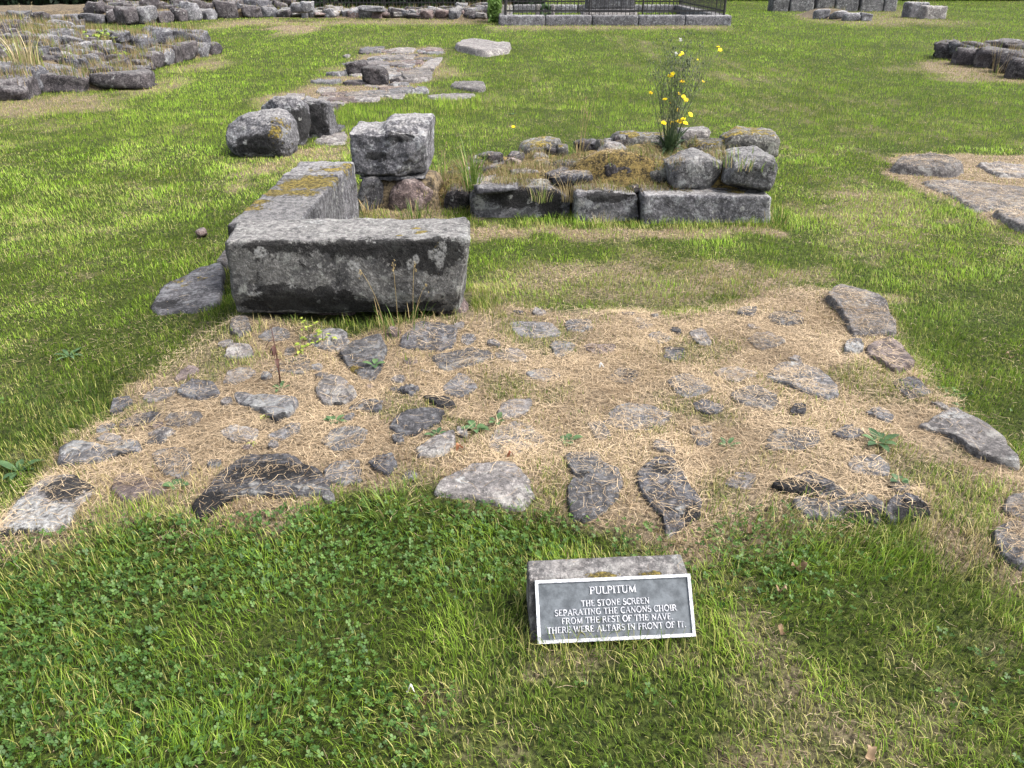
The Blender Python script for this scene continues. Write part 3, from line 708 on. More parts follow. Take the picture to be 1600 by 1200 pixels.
# ------------------------------------------------------------------ rubble foundation in front
fd = empty('rubble_foundation', (0, 2.7, 0.03), 'flush rubble foundation strewn with cut straw behind the plaque', 'foundation')
def LI(px, py, rx, ry, s=1.0, k='lichen'): return (k, P(px, py, .06), (rx, ry, .1), s)
FLAGS = [
    ([(0, 810), (45, 766), (68, 746), (125, 746), (152, 772), (130, 792), (120, 810), (107, 830), (50, 835), (-5, 843)], .055, M_PALE, (0, 0), [LI(62, 805, .17, .10, 1.1), LI(110, 762, .12, .1, .9, 'dark'), LI(25, 832, .12, .05, .9, 'dark'), LI(35, 785, .1, .06, 1.0)]),
    ([(87, 722), (97, 697), (120, 694), (175, 700), (195, 690), (222, 697), (215, 710), (175, 715), (125, 727)], .06, M_GREY, (0, .1), [LI(108, 700, .06, .04, 1.1), LI(195, 694, .06, .03, 1.0), LI(195, 708, .08, .03, .9, 'dark')]),
    ([(237, 712), (272, 701), (300, 710), (297, 740), (275, 750), (250, 740)], .045, M_GREY, (0, 0), None),
    ([(172, 767), (190, 747), (215, 745), (250, 755), (270, 762), (250, 780), (230, 788), (195, 788)], .03, M_PINK, (0, 0), None),
    ([(297, 805), (315, 772), (357, 730), (390, 712), (440, 707), (475, 720), (515, 747), (520, 770), (475, 785), (425, 785), (375, 780), (337, 800), (315, 815)], .05, M_DARKST, (0, 0), [LI(330, 790, .12, .12, .8, 'dark'), LI(420, 735, .18, .1, .7, 'dark'), LI(400, 770, .1, .04, .7), LI(480, 760, .14, .05, .6)]),
    ([(170, 643), (175, 618), (200, 614), (206, 628), (186, 642)], .05, M_DARKST, (0, 0), None),
    ([(275, 615), (300, 600), (332, 602), (343, 618), (312, 626)], .06, M_DARKST, (0, .1), None),
    ([(367, 617), (400, 622), (468, 630), (465, 648), (435, 665), (410, 648), (370, 633)], .065, M_GREY, (.05, 0), [LI(405, 635, .08, .04, .9), LI(445, 655, .08, .04, .7, 'dark')]),
    ([(490, 615), (515, 595), (537, 600), (560, 617), (537, 637), (505, 632)], .06, M_PALE, (0, .05), [LI(535, 632, .07, .03, 1.0, 'dark'), LI(515, 613, .05, .04, .8)]),
    ([(530, 558), (550, 545), (598, 540), (605, 560), (585, 605), (550, 585)], .085, M_GREY, (0, .15), [LI(550, 578, .07, .07, .8, 'moss')]),
    ([(575, 725), (610, 715), (622, 730), (607, 747), (585, 737)], .055, M_DARKST, (0, 0), None),
    ([(647, 710), (670, 695), (710, 681), (715, 692), (695, 720), (655, 722)], .06, M_PALE, (.1, 0), None),
    ([(660, 625), (700, 626), (715, 637), (682, 638)], .05, M_DARKST, (0, 0), [LI(685, 632, .2, .2, 1, 'dark')]),
    ([(605, 675), (625, 650), (665, 642), (695, 645), (687, 665), (650, 685), (620, 687)], .035, M_DARKST, (0, 0), None),
    ([(620, 617), (635, 605), (655, 610), (645, 622)], .05, M_DARKST, (0, 0), None),
    ([(675, 775), (705, 745), (760, 730), (800, 728), (822, 750), (832, 778), (815, 797), (740, 785)], .045, M_PALE, (0, 0), None),
    ([(878, 715), (932, 710), (945, 730), (970, 745), (968, 785), (925, 808), (890, 803), (882, 772), (895, 750)], .05, M_GREY, (0, 0), [LI(905, 745, .08, .05, .6, 'dark')]),
    ([(989, 750), (1017, 720), (1055, 720), (1077, 765), (1096, 791), (1085, 814), (1044, 829), (1032, 806), (995, 776)], .055, M_DARKST, (0, 0), [LI(1030, 735, .1, .08, .6, 'dark'), LI(1070, 800, .1, .06, .6, 'dark')]),
    ([(1200, 768), (1225, 758), (1262, 747), (1307, 763), (1330, 775), (1300, 785), (1250, 782)], .075, M_DARKST, (0, .1), [LI(1250, 765, .12, .06, 1, 'dark')]),
    ([(1234, 800), (1240, 785), (1300, 788), (1347, 776), (1380, 790), (1380, 814), (1330, 811), (1268, 811)], .055, M_GREY, (0, .1), [LI(1250, 806, .08, .03, 1.1), LI(1350, 795, .1, .06, .9, 'dark')]),
    ([(1380, 795), (1397, 780), (1431, 783), (1456, 803), (1420, 811), (1390, 812)], .065, M_DARKST, (0, 0), [LI(1430, 795, .1, .06, .9, 'dark')]),
    ([(1545, 835), (1570, 822), (1640, 815), (1660, 880), (1600, 885), (1560, 865)], .06, M_GREY, (0, 0), None),
    ([(1560, 800), (1580, 780), (1650, 775), (1660, 812), (1600, 815)], .05, M_PALE, (0, 0), None),
    ([(1431, 668), (1485, 642), (1521, 659), (1563, 693), (1597, 741), (1552, 730), (1510, 707), (1482, 685)], .09, M_PALE, (.05, 0), [LI(1495, 652, .1, .05, .9)]),
    ([(1296, 685), (1330, 672), (1350, 685), (1330, 696), (1307, 693)], .05, M_DARKST, (0, 0), None),
    ([(1194, 593), (1214, 569), (1258, 572), (1314, 607), (1294, 628), (1250, 616), (1214, 605)], .04, M_GREY, (0, 0), None),
    ([(1288, 472), (1308, 458), (1344, 463), (1385, 484), (1400, 513), (1396, 531), (1361, 531), (1332, 525), (1311, 499)], .12, M_PALE, (0, .05), None),
    ([(1318, 555), (1322, 538), (1342, 536), (1348, 550), (1335, 558)], .09, M_PALE, (0, 0), [LI(1330, 545, .1, .1, 1.2)]),
    ([(1350, 545), (1395, 535), (1430, 575), (1400, 590), (1360, 570)], .07, M_PINK, (0, 0), None),
    ([(1148, 500), (1162, 487), (1182, 489), (1175, 502)], .05, M_GREY, (0, 0), None),
    ([(1075, 525), (1095, 520), (1112, 543), (1090, 545)], .04, M_PALE, (0, 0), None),
    ([(1350, 648), (1375, 640), (1398, 655), (1385, 664)], .05, M_GREY, (0, 0), None),
    ([(1232, 652), (1240, 640), (1258, 642), (1255, 655)], .05, M_DARKST, (0, 0), None),
    ([(1076, 672), (1111, 669), (1111, 695), (1088, 698)], .045, M_GREY, (0, 0), None),
    ([(917, 665), (937, 660), (955, 685), (935, 690)], .03, M_PALE, (0, 0), None),
    ([(228, 470), (255, 440), (300, 420), (345, 408), (352, 440), (340, 470), (300, 480), (250, 482)], .084, M_DARKST, (.03, .03), [LI(250, 462, .15, .1, .8, 'dark'), LI(300, 430, .2, .15, .5, 'moss')]),
    ([(337, 405), (350, 388), (362, 385), (358, 410)], .10, M_PALE, (0, 0), None),
    ([(360, 528), (366, 512), (388, 512), (395, 526), (375, 535)], .07, M_PALE, (0, 0), None),
    ([(150, 690), (165, 680), (190, 684), (176, 692)], .035, M_PALE, (0, 0), None),
    ([(225, 695), (245, 678), (262, 684), (252, 694)], .03, M_GREY, (0, 0), None),
    ([(230, 680), (255, 668), (275, 676), (250, 686)], .035, M_PALE, (0, 0), None),
    ([(345, 680), (365, 668), (405, 672), (398, 690), (360, 690)], .03, M_PALE, (0, 0), None),
    ([(418, 685), (440, 672), (470, 668), (468, 680), (440, 690)], .035, M_GREY, (0, 0), None),
    ([(500, 690), (540, 668), (580, 675), (560, 700), (520, 705)], .02, M_GREY, (0, 0), None),
    ([(545, 640), (560, 628), (600, 630), (590, 648)], .025, M_DARKST, (0, 0), None),
    ([(1110, 590), (1150, 575), (1185, 590), (1150, 605)], .02, M_PALE, (0, 0), None),
    ([(1040, 600), (1075, 590), (1110, 615), (1070, 628)], .025, M_GREY, (0, 0), None),
    ([(820, 590), (850, 580), (880, 592), (850, 602)], .02, M_GREY, (0, 0), None),
    ([(1130, 760), (1150, 740), (1180, 748), (1170, 768)], .02, M_PALE, (0, 0), None),
    ([(1010, 530), (1030, 522), (1050, 535), (1030, 545)], .03, M_GREY, (0, 0), None),
    ([(1165, 535), (1200, 525), (1230, 540), (1190, 552)], .03, M_PALE, (0, 0), None),
]
PLACED = []
for k, (o, h, m, t, pa) in enumerate(FLAGS):
    flag(o, h * (0.36 if h < .0801 else .36), m, fd, 100 + k, tilt=t, paints=pa, n=72 if k < 30 else 40, flat=.92, amp=.007, rough=.16)
    PLACED.append((np.array([P(a, b_, .04)[:2] for a, b_ in o]).mean(0), np.array([P(a, b_, .04)[:2] for a, b_ in o]).std(0).mean() * 1.5))
rs = random.Random(5)
cnt = tries = 0
while cnt < 66 and tries < 6000:                 # worn flush stones between them, half hidden by turf and straw
    tries += 1
    x, y = rs.uniform(-2.7, 2.7), rs.uniform(1.95, 3.7)
    big = cnt < 30
    if x > -.2 and rs.random() < .86: continue
    rr = rs.uniform(.07, .16) if big else rs.uniform(.02, .05)
    if sdist(np.array([x]), np.array([y]), FOOT)[0] < rr * .9 + .03: continue
    if any(math.hypot(x - c[0], y - c[1]) < (rr + r_) * .92 for c, r_ in PLACED): continue
    PLACED.append((np.array((x, y)), rr))
    a0, el = rs.uniform(0, 6.28), rs.uniform(.6, 1.0)
    o = []
    for a in np.linspace(0, 6.283, 9)[:-1]:
        q_ = rr * rs.uniform(.72, 1.18); u_, v_ = q_ * math.cos(a), q_ * el * math.sin(a)
        o.append((x + u_ * math.cos(a0) - v_ * math.sin(a0), y + u_ * math.sin(a0) + v_ * math.cos(a0)))
    flag(o, rs.uniform(.002, .012) if big else rs.uniform(.004, .02), rs.choice([M_GREY, M_PALE, M_PALE, M_DARKST, M_PINK, M_GREY]), fd, 200 + cnt, n=40 if big else 22, is_px=False, amp=.006, flat=.93, rough=.22)
    cnt += 1
# the pinkish course under the front block
for k, (x0, x1, y0, zt_, m) in enumerate([(-1.24, -1.02, 3.66, .12, M_RUBBLE), (-1.01, -.78, 3.63, .10, M_PINK), (-.77, -.55, 3.68, .11, M_DARKST), (-.54, -.40, 3.64, .09, M_RUBBLE), (-.41, -.22, 3.60, .115, M_PINK)]):
    c = [(x0, y0, -.06), (x1, y0, -.06), (x0, 3.84, -.06), (x1, 3.84, -.06), (x0, y0, zt_), (x1, y0, zt_), (x0, 3.84, zt_), (x1, 3.84, zt_)]
    stone('stone', c, m, fd, step=.014, r=.05, amp=.02, seed=240 + k, chip=.04, facets=6)

# ------------------------------------------------------------------ far rubble pavement behind the boulders
fp = empty('stone_paving', (-2.0, 12.0, 0), 'patch of flat paving stones in dry turf behind the boulders', 'paving')
FAR = [([(710, 80), (720, 70), (745, 69), (782, 75), (795, 74), (799, 84), (780, 86), (757, 89)], .17, M_PALE), ([(627, 122), (640, 115), (672, 115), (675, 125), (632, 130)], .12, M_PALE),
       ([(700, 137), (715, 132), (757, 132), (760, 143), (745, 145)], .09, M_PALE), ([(665, 152), (700, 148), (740, 148), (738, 154), (690, 157)], .04, M_PALE), ([(645, 146), (652, 138), (668, 139), (670, 147)], .06, M_GREY),
       ([(600, 152), (615, 145), (633, 147), (628, 155)], .04, M_PALE), ([(494, 146), (502, 138), (525, 139), (522, 147)], .05, M_PALE), ([(440, 157), (450, 148), (478, 149), (470, 158)], .05, M_PALE),
       ([(435, 168), (450, 160), (482, 161), (475, 171)], .04, M_PINK), ([(485, 176), (495, 166), (525, 168), (515, 180)], .04, M_PALE), ([(495, 158), (505, 151), (525, 152), (520, 160)], .04, M_PALE),
       ([(560, 82), (570, 77), (600, 76), (595, 84)], .10, M_GREY), ([(600, 82), (625, 76), (650, 77), (640, 84)], .06, M_PALE), ([(650, 82), (665, 76), (690, 76), (690, 82)], .06, M_GREY), ([(605, 92), (625, 86), (650, 88), (640, 96)], .05, M_PALE),
       ([(620, 105), (632, 95), (650, 97), (645, 106)], .08, M_GREY), ([(655, 112), (668, 98), (692, 90), (684, 104), (672, 114)], .09, M_PALE), ([(580, 112), (590, 104), (610, 105), (606, 114)], .08, M_GREY), ([(640, 112), (650, 106), (662, 108), (655, 114)], .06, M_PALE),
       ([(535, 90), (541, 86), (548, 87), (545, 91)], .06, M_PALE), ([(540, 205), (505, 215), (490, 225), (540, 228)], .04, M_PALE), ([(490, 205), (520, 198), (540, 200), (520, 210)], .05, M_DARKST)]
for k, (o, h, m) in enumerate(FAR):
    flag(o, h * (.75 if h > .1 else .5), m, fp, 300 + k, z0=0, n=36, amp=.02, rough=.16, flat=.9)
rs = random.Random(6); STRIP = pxpoly([(440, 172), (500, 132), (560, 80), (690, 76), (684, 100), (670, 125), (640, 145), (520, 172)]); k = 0
while k < 55:
    x, y = rs.uniform(-4.2, -1.0), rs.uniform(8, 18)
    if sdist(np.array([x]), np.array([y]), STRIP)[0] < .05: continue
    rr = rs.uniform(.12, .30)
    o = [(x + rr * rs.uniform(.7, 1.2) * math.cos(a), y + rr * rs.uniform(.7, 1.2) * math.sin(a)) for a in np.linspace(0, 6.283, 8)[:-1]]
    flag(o, rs.uniform(.01, .06), rs.choice([M_PALE, M_GREY, M_RUBBLE, M_PINK]), fp, 350 + k, n=22, is_px=False, amp=.02, rough=.2, flat=.9); k += 1
for px, py, d, rz, sd in ((585, 134, (.36, .30, .30), .1, 331), (557, 118, (.34, .30, .26), .2, 332), (615, 134, (.16, .15, .15), .2, 333)):
    q = P(px, py, 0)
    boulder((q[0], q[1] + .12, -.05), d, rz, M_RUBBLE, sd, parent=fp, name='stone', r=.25, step=.03)

# paving at the right edge
rp = empty('stone_paving', (4.5, 6.6, 0), 'straw-covered flat paving at the right edge beyond the lawn', 'paving')
for k, (o, h, m) in enumerate([([(1385, 271), (1405, 256), (1435, 252), (1465, 253), (1504, 266), (1508, 275), (1487, 281), (1431, 278)], .13, M_PALE), ([(1435, 287), (1487, 285), (1640, 300), (1640, 330), (1527, 335), (1487, 314)], .05, M_PALE),
                               ([(1546, 337), (1640, 332), (1680, 380), (1600, 372), (1565, 354)], .09, M_PALE), ([(1521, 260), (1545, 258), (1620, 268), (1620, 280), (1562, 280)], .06, M_PALE)]):
    flag(o, h * .65, m, rp, 340 + k, z0=0, n=56, amp=.02, rough=.14)

CLEAR = [np.array([P(a, b_, .05)[:2] for a, b_ in FLAGS[k][0]]) for k in (0, 1, 4, 7, 8, 9, 11, 15, 16, 17, 18, 19, 20, 23)]   # stones swept clean by feet

# ================================================================== shared rubble stones for the far walls
RUB = []
for k in range(16):
    rs = random.Random(900 + k)
    v, f = stone_geo(box_corners((0, 0, -0.5), (1, 1, 1), 0, (0, 0), .12, rs), 0.135, 0.14 + 0.05 * (k % 3), 0.09, 900 + k, chip=0.14, nscale=1.9, facets=8)
    me = bpy.data.meshes.new('stone')
    me.from_pydata(v.tolist(), [], f.tolist())
    me.polygons.foreach_set('use_smooth', np.ones(len(me.polygons), bool))
    me.materials.append(M_RUBBLE)
    RUB.append((me, v, f))
def rub(parent, c, dims, rz=0.0, tilt=(0, 0), mat=M_RUBBLE, k=None, name='stone', rs=random):
    me, v, f = RUB[rs.randrange(16) if k is None else k]
    o = bpy.data.objects.new(name, me)
    COL.objects.link(o)
    o.rotation_euler = (tilt[0], tilt[1], rz)
    o.scale = dims
    if mat is not M_RUBBLE:
        o.material_slots[0].link = 'OBJECT'; o.material_slots[0].material = mat
    put(o, parent, c)
    R = np.array(Euler((tilt[0], tilt[1], rz)).to_matrix())
    SOLID.append(((v * np.asarray(dims)) @ R.T + np.asarray(c, float), f.tolist()))
    return o

# ------------------------------------------------------------------ tumbled wall on the left
lw = empty('wall_ruin', (-9.0, 14.5, 0), 'broad tumbled rubble wall with dry grass at the left edge of the lawn', 'ruined wall')
HP = np.array([(-16, 11.0), (-7.3, 11.7), (-5.75, 12.05), (-5.70, 12.7), (-6.3, 14.6), (-6.0, 16.3), (-5.95, 17.6), (-7.6, 18.6), (-16, 19.5)])
def heap_h(x, y, sd=None):
    if sd is None: sd = sdist(x, y, HP)
    z = 0.17 * sstep(0.0, 0.35, sd) + 0.20 * sstep(0.45, 1.3, sd) + 0.12 * sstep(1.3, 2.2, sd)
    return z - 0.05 + 0.07 * fbm2(x, y, 1.3, 4, 61) + .16 * sstep(-7.2, -9.0, x) * sstep(.3, 1.2, sd)
mound('earth_core', HP, heap_h, M_EARTH, lw, 0.14, z_under=-.1)
rs = random.Random(11)
def edge_stones(parent, a, b_, w0, w1, hh, depth, mat_list, rs, back=0.0):
    a, b_ = np.array(a, float), np.array(b_, float)
    L = np.linalg.norm(b_ - a); d = (b_ - a) / L; rz = math.atan2(d[1], d[0]); nrm = np.array([-d[1], d[0]])
    s = 0
    while s < L:
        wd = rs.uniform(w0, w1)
        h = hh * rs.uniform(.8, 1.2)
        c = a + d * (s + wd / 2) + nrm * (depth / 2 + back + rs.uniform(-.05, .05))
        rub(parent, (c[0], c[1], h / 2 - .04), (wd * .98, depth, h), rz + rs.uniform(-.06, .06), (rs.uniform(-.05, .05), rs.uniform(-.05, .05)), rs.choice(mat_list), rs=rs)
        s += wd
GM = [M_RUBBLE, M_RUBBLE, M_RUBBLE, M_DARKST]
edge_stones(lw, (-7.4, 11.75), (-5.75, 12.05), .45, .85, .26, .55, [M_RUBBLE, M_GREY], rs)
edge_stones(lw, (-5.75, 12.8), (-6.2, 14.6), .35, .6, .22, .5, GM, rs)
edge_stones(lw, (-6.25, 14.6), (-5.95, 17.5), .35, .6, .34, .5, [M_RUBBLE, M_GREY, M_RUBBLE], rs)
edge_stones(lw, (-12, 11.3), (-7.5, 11.7), .35, .6, .22, .5, GM, rs)
edge_stones(lw, (-10.9, 13.9), (-8.0, 15.0), .6, 1.1, .62, .6, [M_RUBBLE, M_GREY], rs)
q = P(320, 82, 0)
for k in range(420):
    x, y = rs.uniform(-13, -5.9), rs.uniform(11.6, 18.6)
    sd = float(sdist(np.array([x]), np.array([y]), HP)[0])
    if sd < 0.25: continue
    z = float(heap_h(np.array([x]), np.array([y]))[0])
    sx = rs.uniform(.18, .5)
    d = (sx, sx * rs.uniform(.5, .8), rs.uniform(.10, .26))
    rub(lw, (x, y, z + d[2] * rs.uniform(-.15, .22)), d, rs.uniform(-.7, .7), (rs.uniform(-.25, .1), rs.uniform(-.25, .25)), rs.choice([M_RUBBLE, M_RUBBLE, M_DARKST, M_RUBBLE, M_GREY]), rs=rs)
for px, py, z, d, rz in ((285, 62, .30, (.95, .5, .36), -.15), (245, 57, .38, (.55, .45, .34), .2), (215, 68, .30, (.6, .5, .3), -.5), (165, 57, .45, (.7, .5, .2), 0), (28, 125, .16, (.75, .6, .42), .1), (75, 122, .14, (.7, .5, .35), 0)):
    q = P(px, py, z)
    rub(lw, (q[0], q[1] + .1, z), d, rz, (.0, .05), M_DARKST, rs=rs)
q = P(10, 152, 0); rub(lw, (q[0] - .1, q[1], .1), (.9, .8, .3), .2, (.1, 0), M_RUBBLE, rs=rs)

# ------------------------------------------------------------------ walls along the back
bw = empty('wall_ruin', (-10.0, 29.0, 0), 'long low wall of upright squared stones at the back left', 'ruined wall')
rs = random.Random(12)
edge_stones(bw, (-11.6, 26.0), (-10.0, 28.8), .45, .75, .50, .6, [M_GREY, M_RUBBLE], rs)
edge_stones(bw, (-10.0, 29.4), (-8.2, 30.2), .6, .85, .46, .6, [M_GREY, M_RUBBLE], rs)
edge_stones(bw, (-22, 25.6), (-11.7, 26.8), .4, .8, .36, .6, GM, rs)
for k in range(60):
    x = rs.uniform(-13.5, -8.3); y = 27.5 + (x + 12) * .9 + rs.uniform(.6, 2.2)
    d = (rs.uniform(.3, .8), rs.uniform(.3, .6), rs.uniform(.2, .4))
    rub(bw, (x, y, rs.uniform(.24, .44)), d, rs.uniform(0, 3), (rs.uniform(-.3, .3), 0), rs.choice(GM), rs=rs)
mound('earth_core', [(-24, 26.4), (-11.5, 27.0), (-10.2, 29.4), (-8.3, 30.6), (-8.3, 33.0), (-14, 32), (-24, 29)], lambda x, y, sd: .36 * sstep(0, .5, sd) + .1 * fbm2(x, y, 1, 3, 3), M_EARTH, bw, .3, solid=True)
b2w = empty('wall_ruin', (-4.5, 31, 0), 'tumbled line of low rubble in front of the iron fence at the back', 'ruined wall')
BM = [(-8.2, 30.0), (-4.5, 29.6), (-.7, 28.2), (-.4, 30.5), (-1.2, 33), (-8.2, 32.5)]
mound('earth_core', BM, lambda x, y, sd: (.18 + .22 * sstep(-3, -.8, x)) * sstep(0, .9, sd) + .06 * fbm2(x, y, 1.2, 3, 4), M_EARTH, b2w, .25)
for k in range(120):
    x = rs.uniform(-8.2, -.6)
    y0 = 30.0 - (x + 8.2) * .05 - 1.0 * max(0, (x + 4.5) / 3.8)
    y = y0 + abs(rs.gauss(0, 1.0))
    top = .12 + .22 * max(0, min(1, (x + 3) / 2.2)) * min(1, (y - y0))
    d = (rs.uniform(.25, .75), rs.uniform(.25, .6), rs.uniform(.16, .38))
    rub(b2w, (x, y, top), d, rs.uniform(-.6, .6), (rs.uniform(-.2, .2), rs.uniform(-.2, .2)), rs.choice([M_RUBBLE, M_PALE, M_GREY, M_PINK]), rs=rs)
for px, py, z, d in ((466, 20, .12, (.55, .4, .35)), (478, 21, .1, (.4, .4, .3)), (470, 12, .4, (.6, .4, .3)), (482, 11, .42, (.45, .4, .3)), (562, 21, .1, (.6, .4, .35)), (580, 14, .3, (.9, .4, .2)), (672, 22, .1, (.6, .4, .35))):
    q = P(px, py, z); rub(b2w, (q[0], min(q[1], 31.5), z), d, rs.uniform(-.3, .3), (0, 0), M_GREY, rs=rs)

# right edge heap
rh = empty('wall_ruin', (9.5, 15.0, 0), 'dark rubble heap at the upper right edge of the lawn', 'ruined wall')
rs = random.Random(13)
RH = [(8.4, 16.9), (8.35, 15.9), (8.6, 14.2), (11, 12.6), (13, 13), (13, 17), (9.2, 17.4)]
mound('earth_core', RH, lambda x, y, sd: .25 * sstep(0, .6, sd) + .05 * fbm2(x, y, 1.5, 3, 5), M_EARTH, rh, .12)
for k in range(46):
    x, y = rs.uniform(8.3, 12.5), rs.uniform(13, 17)
    sd = float(sdist(np.array([x]), np.array([y]), RH)[0])
    if sd < .05: continue
    d = (rs.uniform(.4, .8), rs.uniform(.3, .5), rs.uniform(.18, .34))
    rub(rh, (x, y, .20 * min(1, sd * 1.6) + .04), d, rs.uniform(-1.0, .1), (rs.uniform(-.2, .2), rs.uniform(-.1, .3)), rs.choice([M_RUBBLE, M_DARKST, M_RUBBLE]), rs=rs)
for px, py, d, rz in ((1500, 84, (.8, .5, .3), -.5), (1525, 92, (.7, .5, .36), -.5), (1555, 96, (.7, .6, .4), -.6), (1588, 104, (.7, .6, .42), -.6), (1610, 112, (.6, .5, .4), -.6)):
    q = P(px, py, .1); rub(rh, (q[0], q[1], .12), d, rz, (0, .1), M_RUBBLE, rs=rs)

# row of upright lichened stones at the back right
ur = empty('wall_ruin', (13.5, 34.3, 0), 'row of upright stones spotted with white lichen before the dark hedge', 'ruined wall')
for k, (a, c_, h) in enumerate(((1204, 1231, .46), (1233, 1271, .50), (1273, 1302, .56), (1303, 1340, .54), (1341, 1378, .60), (1379, 1400, .56))):
    p0, p1 = P(a, 18, 0), P(c_, 18, 0)
    stone('stone', box_corners(((p0[0] + p1[0]) / 2, p0[1] + .25, -.05), (p1[0] - p0[0] - .02, .6, h + .06), .03 * (-1) ** k, (0, 0), .06, random.Random(60 + k)), M_LICHEN, ur, step=.05, r=.05, amp=.03, seed=560 + k, chip=.05)
# two blocks
for a, c_, yb, h, m, lab in ((1416, 1448, 28, .50, M_GREY, 'squared grey block standing behind the smaller streaked block, far right lawn'),
                             (1441, 1477, 30, .40, M_PALE, 'smaller streaked block leaning before the squared block, far right lawn')):
    p0, p1 = P(a, yb, 0), P(c_, yb, 0)
    c = box_corners(((p0[0] + p1[0]) / 2, p0[1] + .2, -.05), (p1[0] - p0[0], .5, h + .05), .05, (0, 0), .05, random.Random(a))
    stone('stone_block', c, m, step=.06, r=.06, amp=.03, seed=a, label=lab, cat='stone block')
# turf-covered mound with stones
tm = empty('wall_ruin', (13.2, 28.4, 0), 'low turf-covered stones in front of the upright lichened row', 'ruined wall')
pa, pb = P(1258, 28, 0), P(1352, 30, 0)
MD = [(pa[0], pa[1]), ((pa[0] + pb[0]) / 2, pa[1] - 1.6), (pb[0], pb[1]), (pb[0] - .2, pb[1] + 2.4), (pa[0] + .3, pa[1] + 2.4)]
mound('earth_core', MD, lambda x, y, sd: .26 * sstep(0, .7, sd) + .04 * fbm2(x, y, 1.5, 3, 5), M_EARTH, tm, .12)
for px, py, d in ((1283, 27, (.5, .4, .35)), (1330, 30, (.55, .4, .3)), (1350, 30, (.4, .4, .3)), (1310, 28, (.5, .4, .3))):
    q = P(px, py, .05); rub(tm, (q[0], q[1], .12), d, .1, (0, 0), M_GREY)

# ------------------------------------------------------------------ railed grave enclosure
def tube_geo(pts, radii, n=6):
    V, F = [], []
    pts = [np.asarray(p, float) for p in pts]
    for i, p in enumerate(pts):
        t = pts[min(i + 1, len(pts) - 1)] - pts[max(i - 1, 0)]
        t = t / (np.linalg.norm(t) + 1e-9)
        a = np.cross(t, (0, 0, 1) if abs(t[2]) < .9 else (1, 0, 0)); a /= np.linalg.norm(a)
        b_ = np.cross(t, a)
        r = radii[i] if hasattr(radii, '__len__') else radii
        for k in range(n):
            an = 2 * math.pi * k / n
            V.append(p + r * (math.cos(an) * a + math.sin(an) * b_))
    for i in range(len(pts) - 1):
        for k in range(n):
            F.append([i * n + k, i * n + (k + 1) % n, (i + 1) * n + (k + 1) % n, (i + 1) * n + k])
    F.append(list(range(n))[::-1]); F.append([(len(pts) - 1) * n + k for k in range(n)])
    return np.array(V), F
class MB:
    def __init__(s): s.v, s.f, s.m = [], [], []
    def add(s, v, f, m=0):
        o = sum(len(a) for a in s.v)
        s.v.append(np.asarray(v, float)); s.f += [[i + o for i in q] for q in f]; s.m += [m] * len(f)
    def build(s, name, mat, parent=None, origin=None, smooth=True, solid=False):
        return mesh_obj(name, np.concatenate(s.v), s.f, mat, parent, origin, smooth, fmats=s.m, solid=solid)
EL, ER = P(779, 40, 0), P(1143, 37, 0)
EW, EY0 = ER[0] - EL[0], 26.0
EL[1] = ER[1] = EY0
sc_ = EY0 / P(779, 40, 0)[1]
ex0, ex1 = P(779, 40, 0)[0] * sc_, ER[0] * EY0 / P(1143, 37, 0)[1]
ED = 7.5
en = empty('grave_enclosure', ((ex0 + ex1) / 2, EY0 + ED / 2, 0), 'black iron railings on a stone kerb round a grave plot at the back', 'railed enclosure')
def kerb(a, b_, n, seed, wd=.42):
    a, b_ = np.array(a), np.array(b_)
    L = np.linalg.norm(b_ - a); rz = math.atan2(b_[1] - a[1], b_[0] - a[0])
    for k in range(n):
        c = a + (b_ - a) * (k + .5) / n
        cc = box_corners((c[0], c[1], -.06), (L / n - .012, wd, .34), rz)
        stone('kerb_stone', cc, M_GREY, en, step=.07, r=.035, amp=.016, seed=seed + k, chip=.02)
kerb((ex0, EY0 + .21), (ex1, EY0 + .21), 5, 500)
kerb((ex0 + .21, EY0 + .43), (ex0 + .21, EY0 + ED), 5, 510)
kerb((ex1 - .21, EY0 + .43), (ex1 - .21, EY0 + ED), 5, 520)
kerb((ex0 + .43, EY0 + ED - .21), (ex1 - .43, EY0 + ED - .21), 5, 530)
RH_ = 1.35
bv, bf = tube_geo([(0, 0, 0), (0, 0, RH_), (0, 0, RH_ + .03), (0, 0, RH_ + .12)], [.011, .011, .018, .002], 6)
bar_me = bpy.data.meshes.new('bar'); bar_me.from_pydata(bv.tolist(), [], bf); bar_me.materials.append(M_IRON)
def bars(parent, a, b_, z, gap, sc=1.0, me=bar_me, name='bar'):
    a, b_ = np.array(a), np.array(b_)
    n = int(np.linalg.norm(b_ - a) / gap)
    for k in range(n + 1):
        p = a + (b_ - a) * k / n
        o = bpy.data.objects.new(name, me); COL.objects.link(o)
        o.scale = (sc, sc, 1)
        put(o, parent, (p[0], p[1], z))
def rail(parent, a, b_, z, h=.045, t=.012, name='rail', mat=None):
    a, b_ = np.array(a, float), np.array(b_, float)
    L = np.linalg.norm(b_ - a); rz = math.atan2(b_[1] - a[1], b_[0] - a[0]); c = (a + b_) / 2
    cc = box_corners((c[0], c[1], z), (L, t, h), rz)
    F = [[0, 2, 3, 1], [4, 5, 7, 6], [0, 1, 5, 4], [2, 6, 7, 3], [0, 4, 6, 2], [1, 3, 7, 5]]
    return mesh_obj(name, cc, F, mat or M_IRON, parent, smooth=False)
cor = [(ex0 + .21, EY0 + .21), (ex1 - .21, EY0 + .21), (ex1 - .21, EY0 + ED - .21), (ex0 + .21, EY0 + ED - .21)]
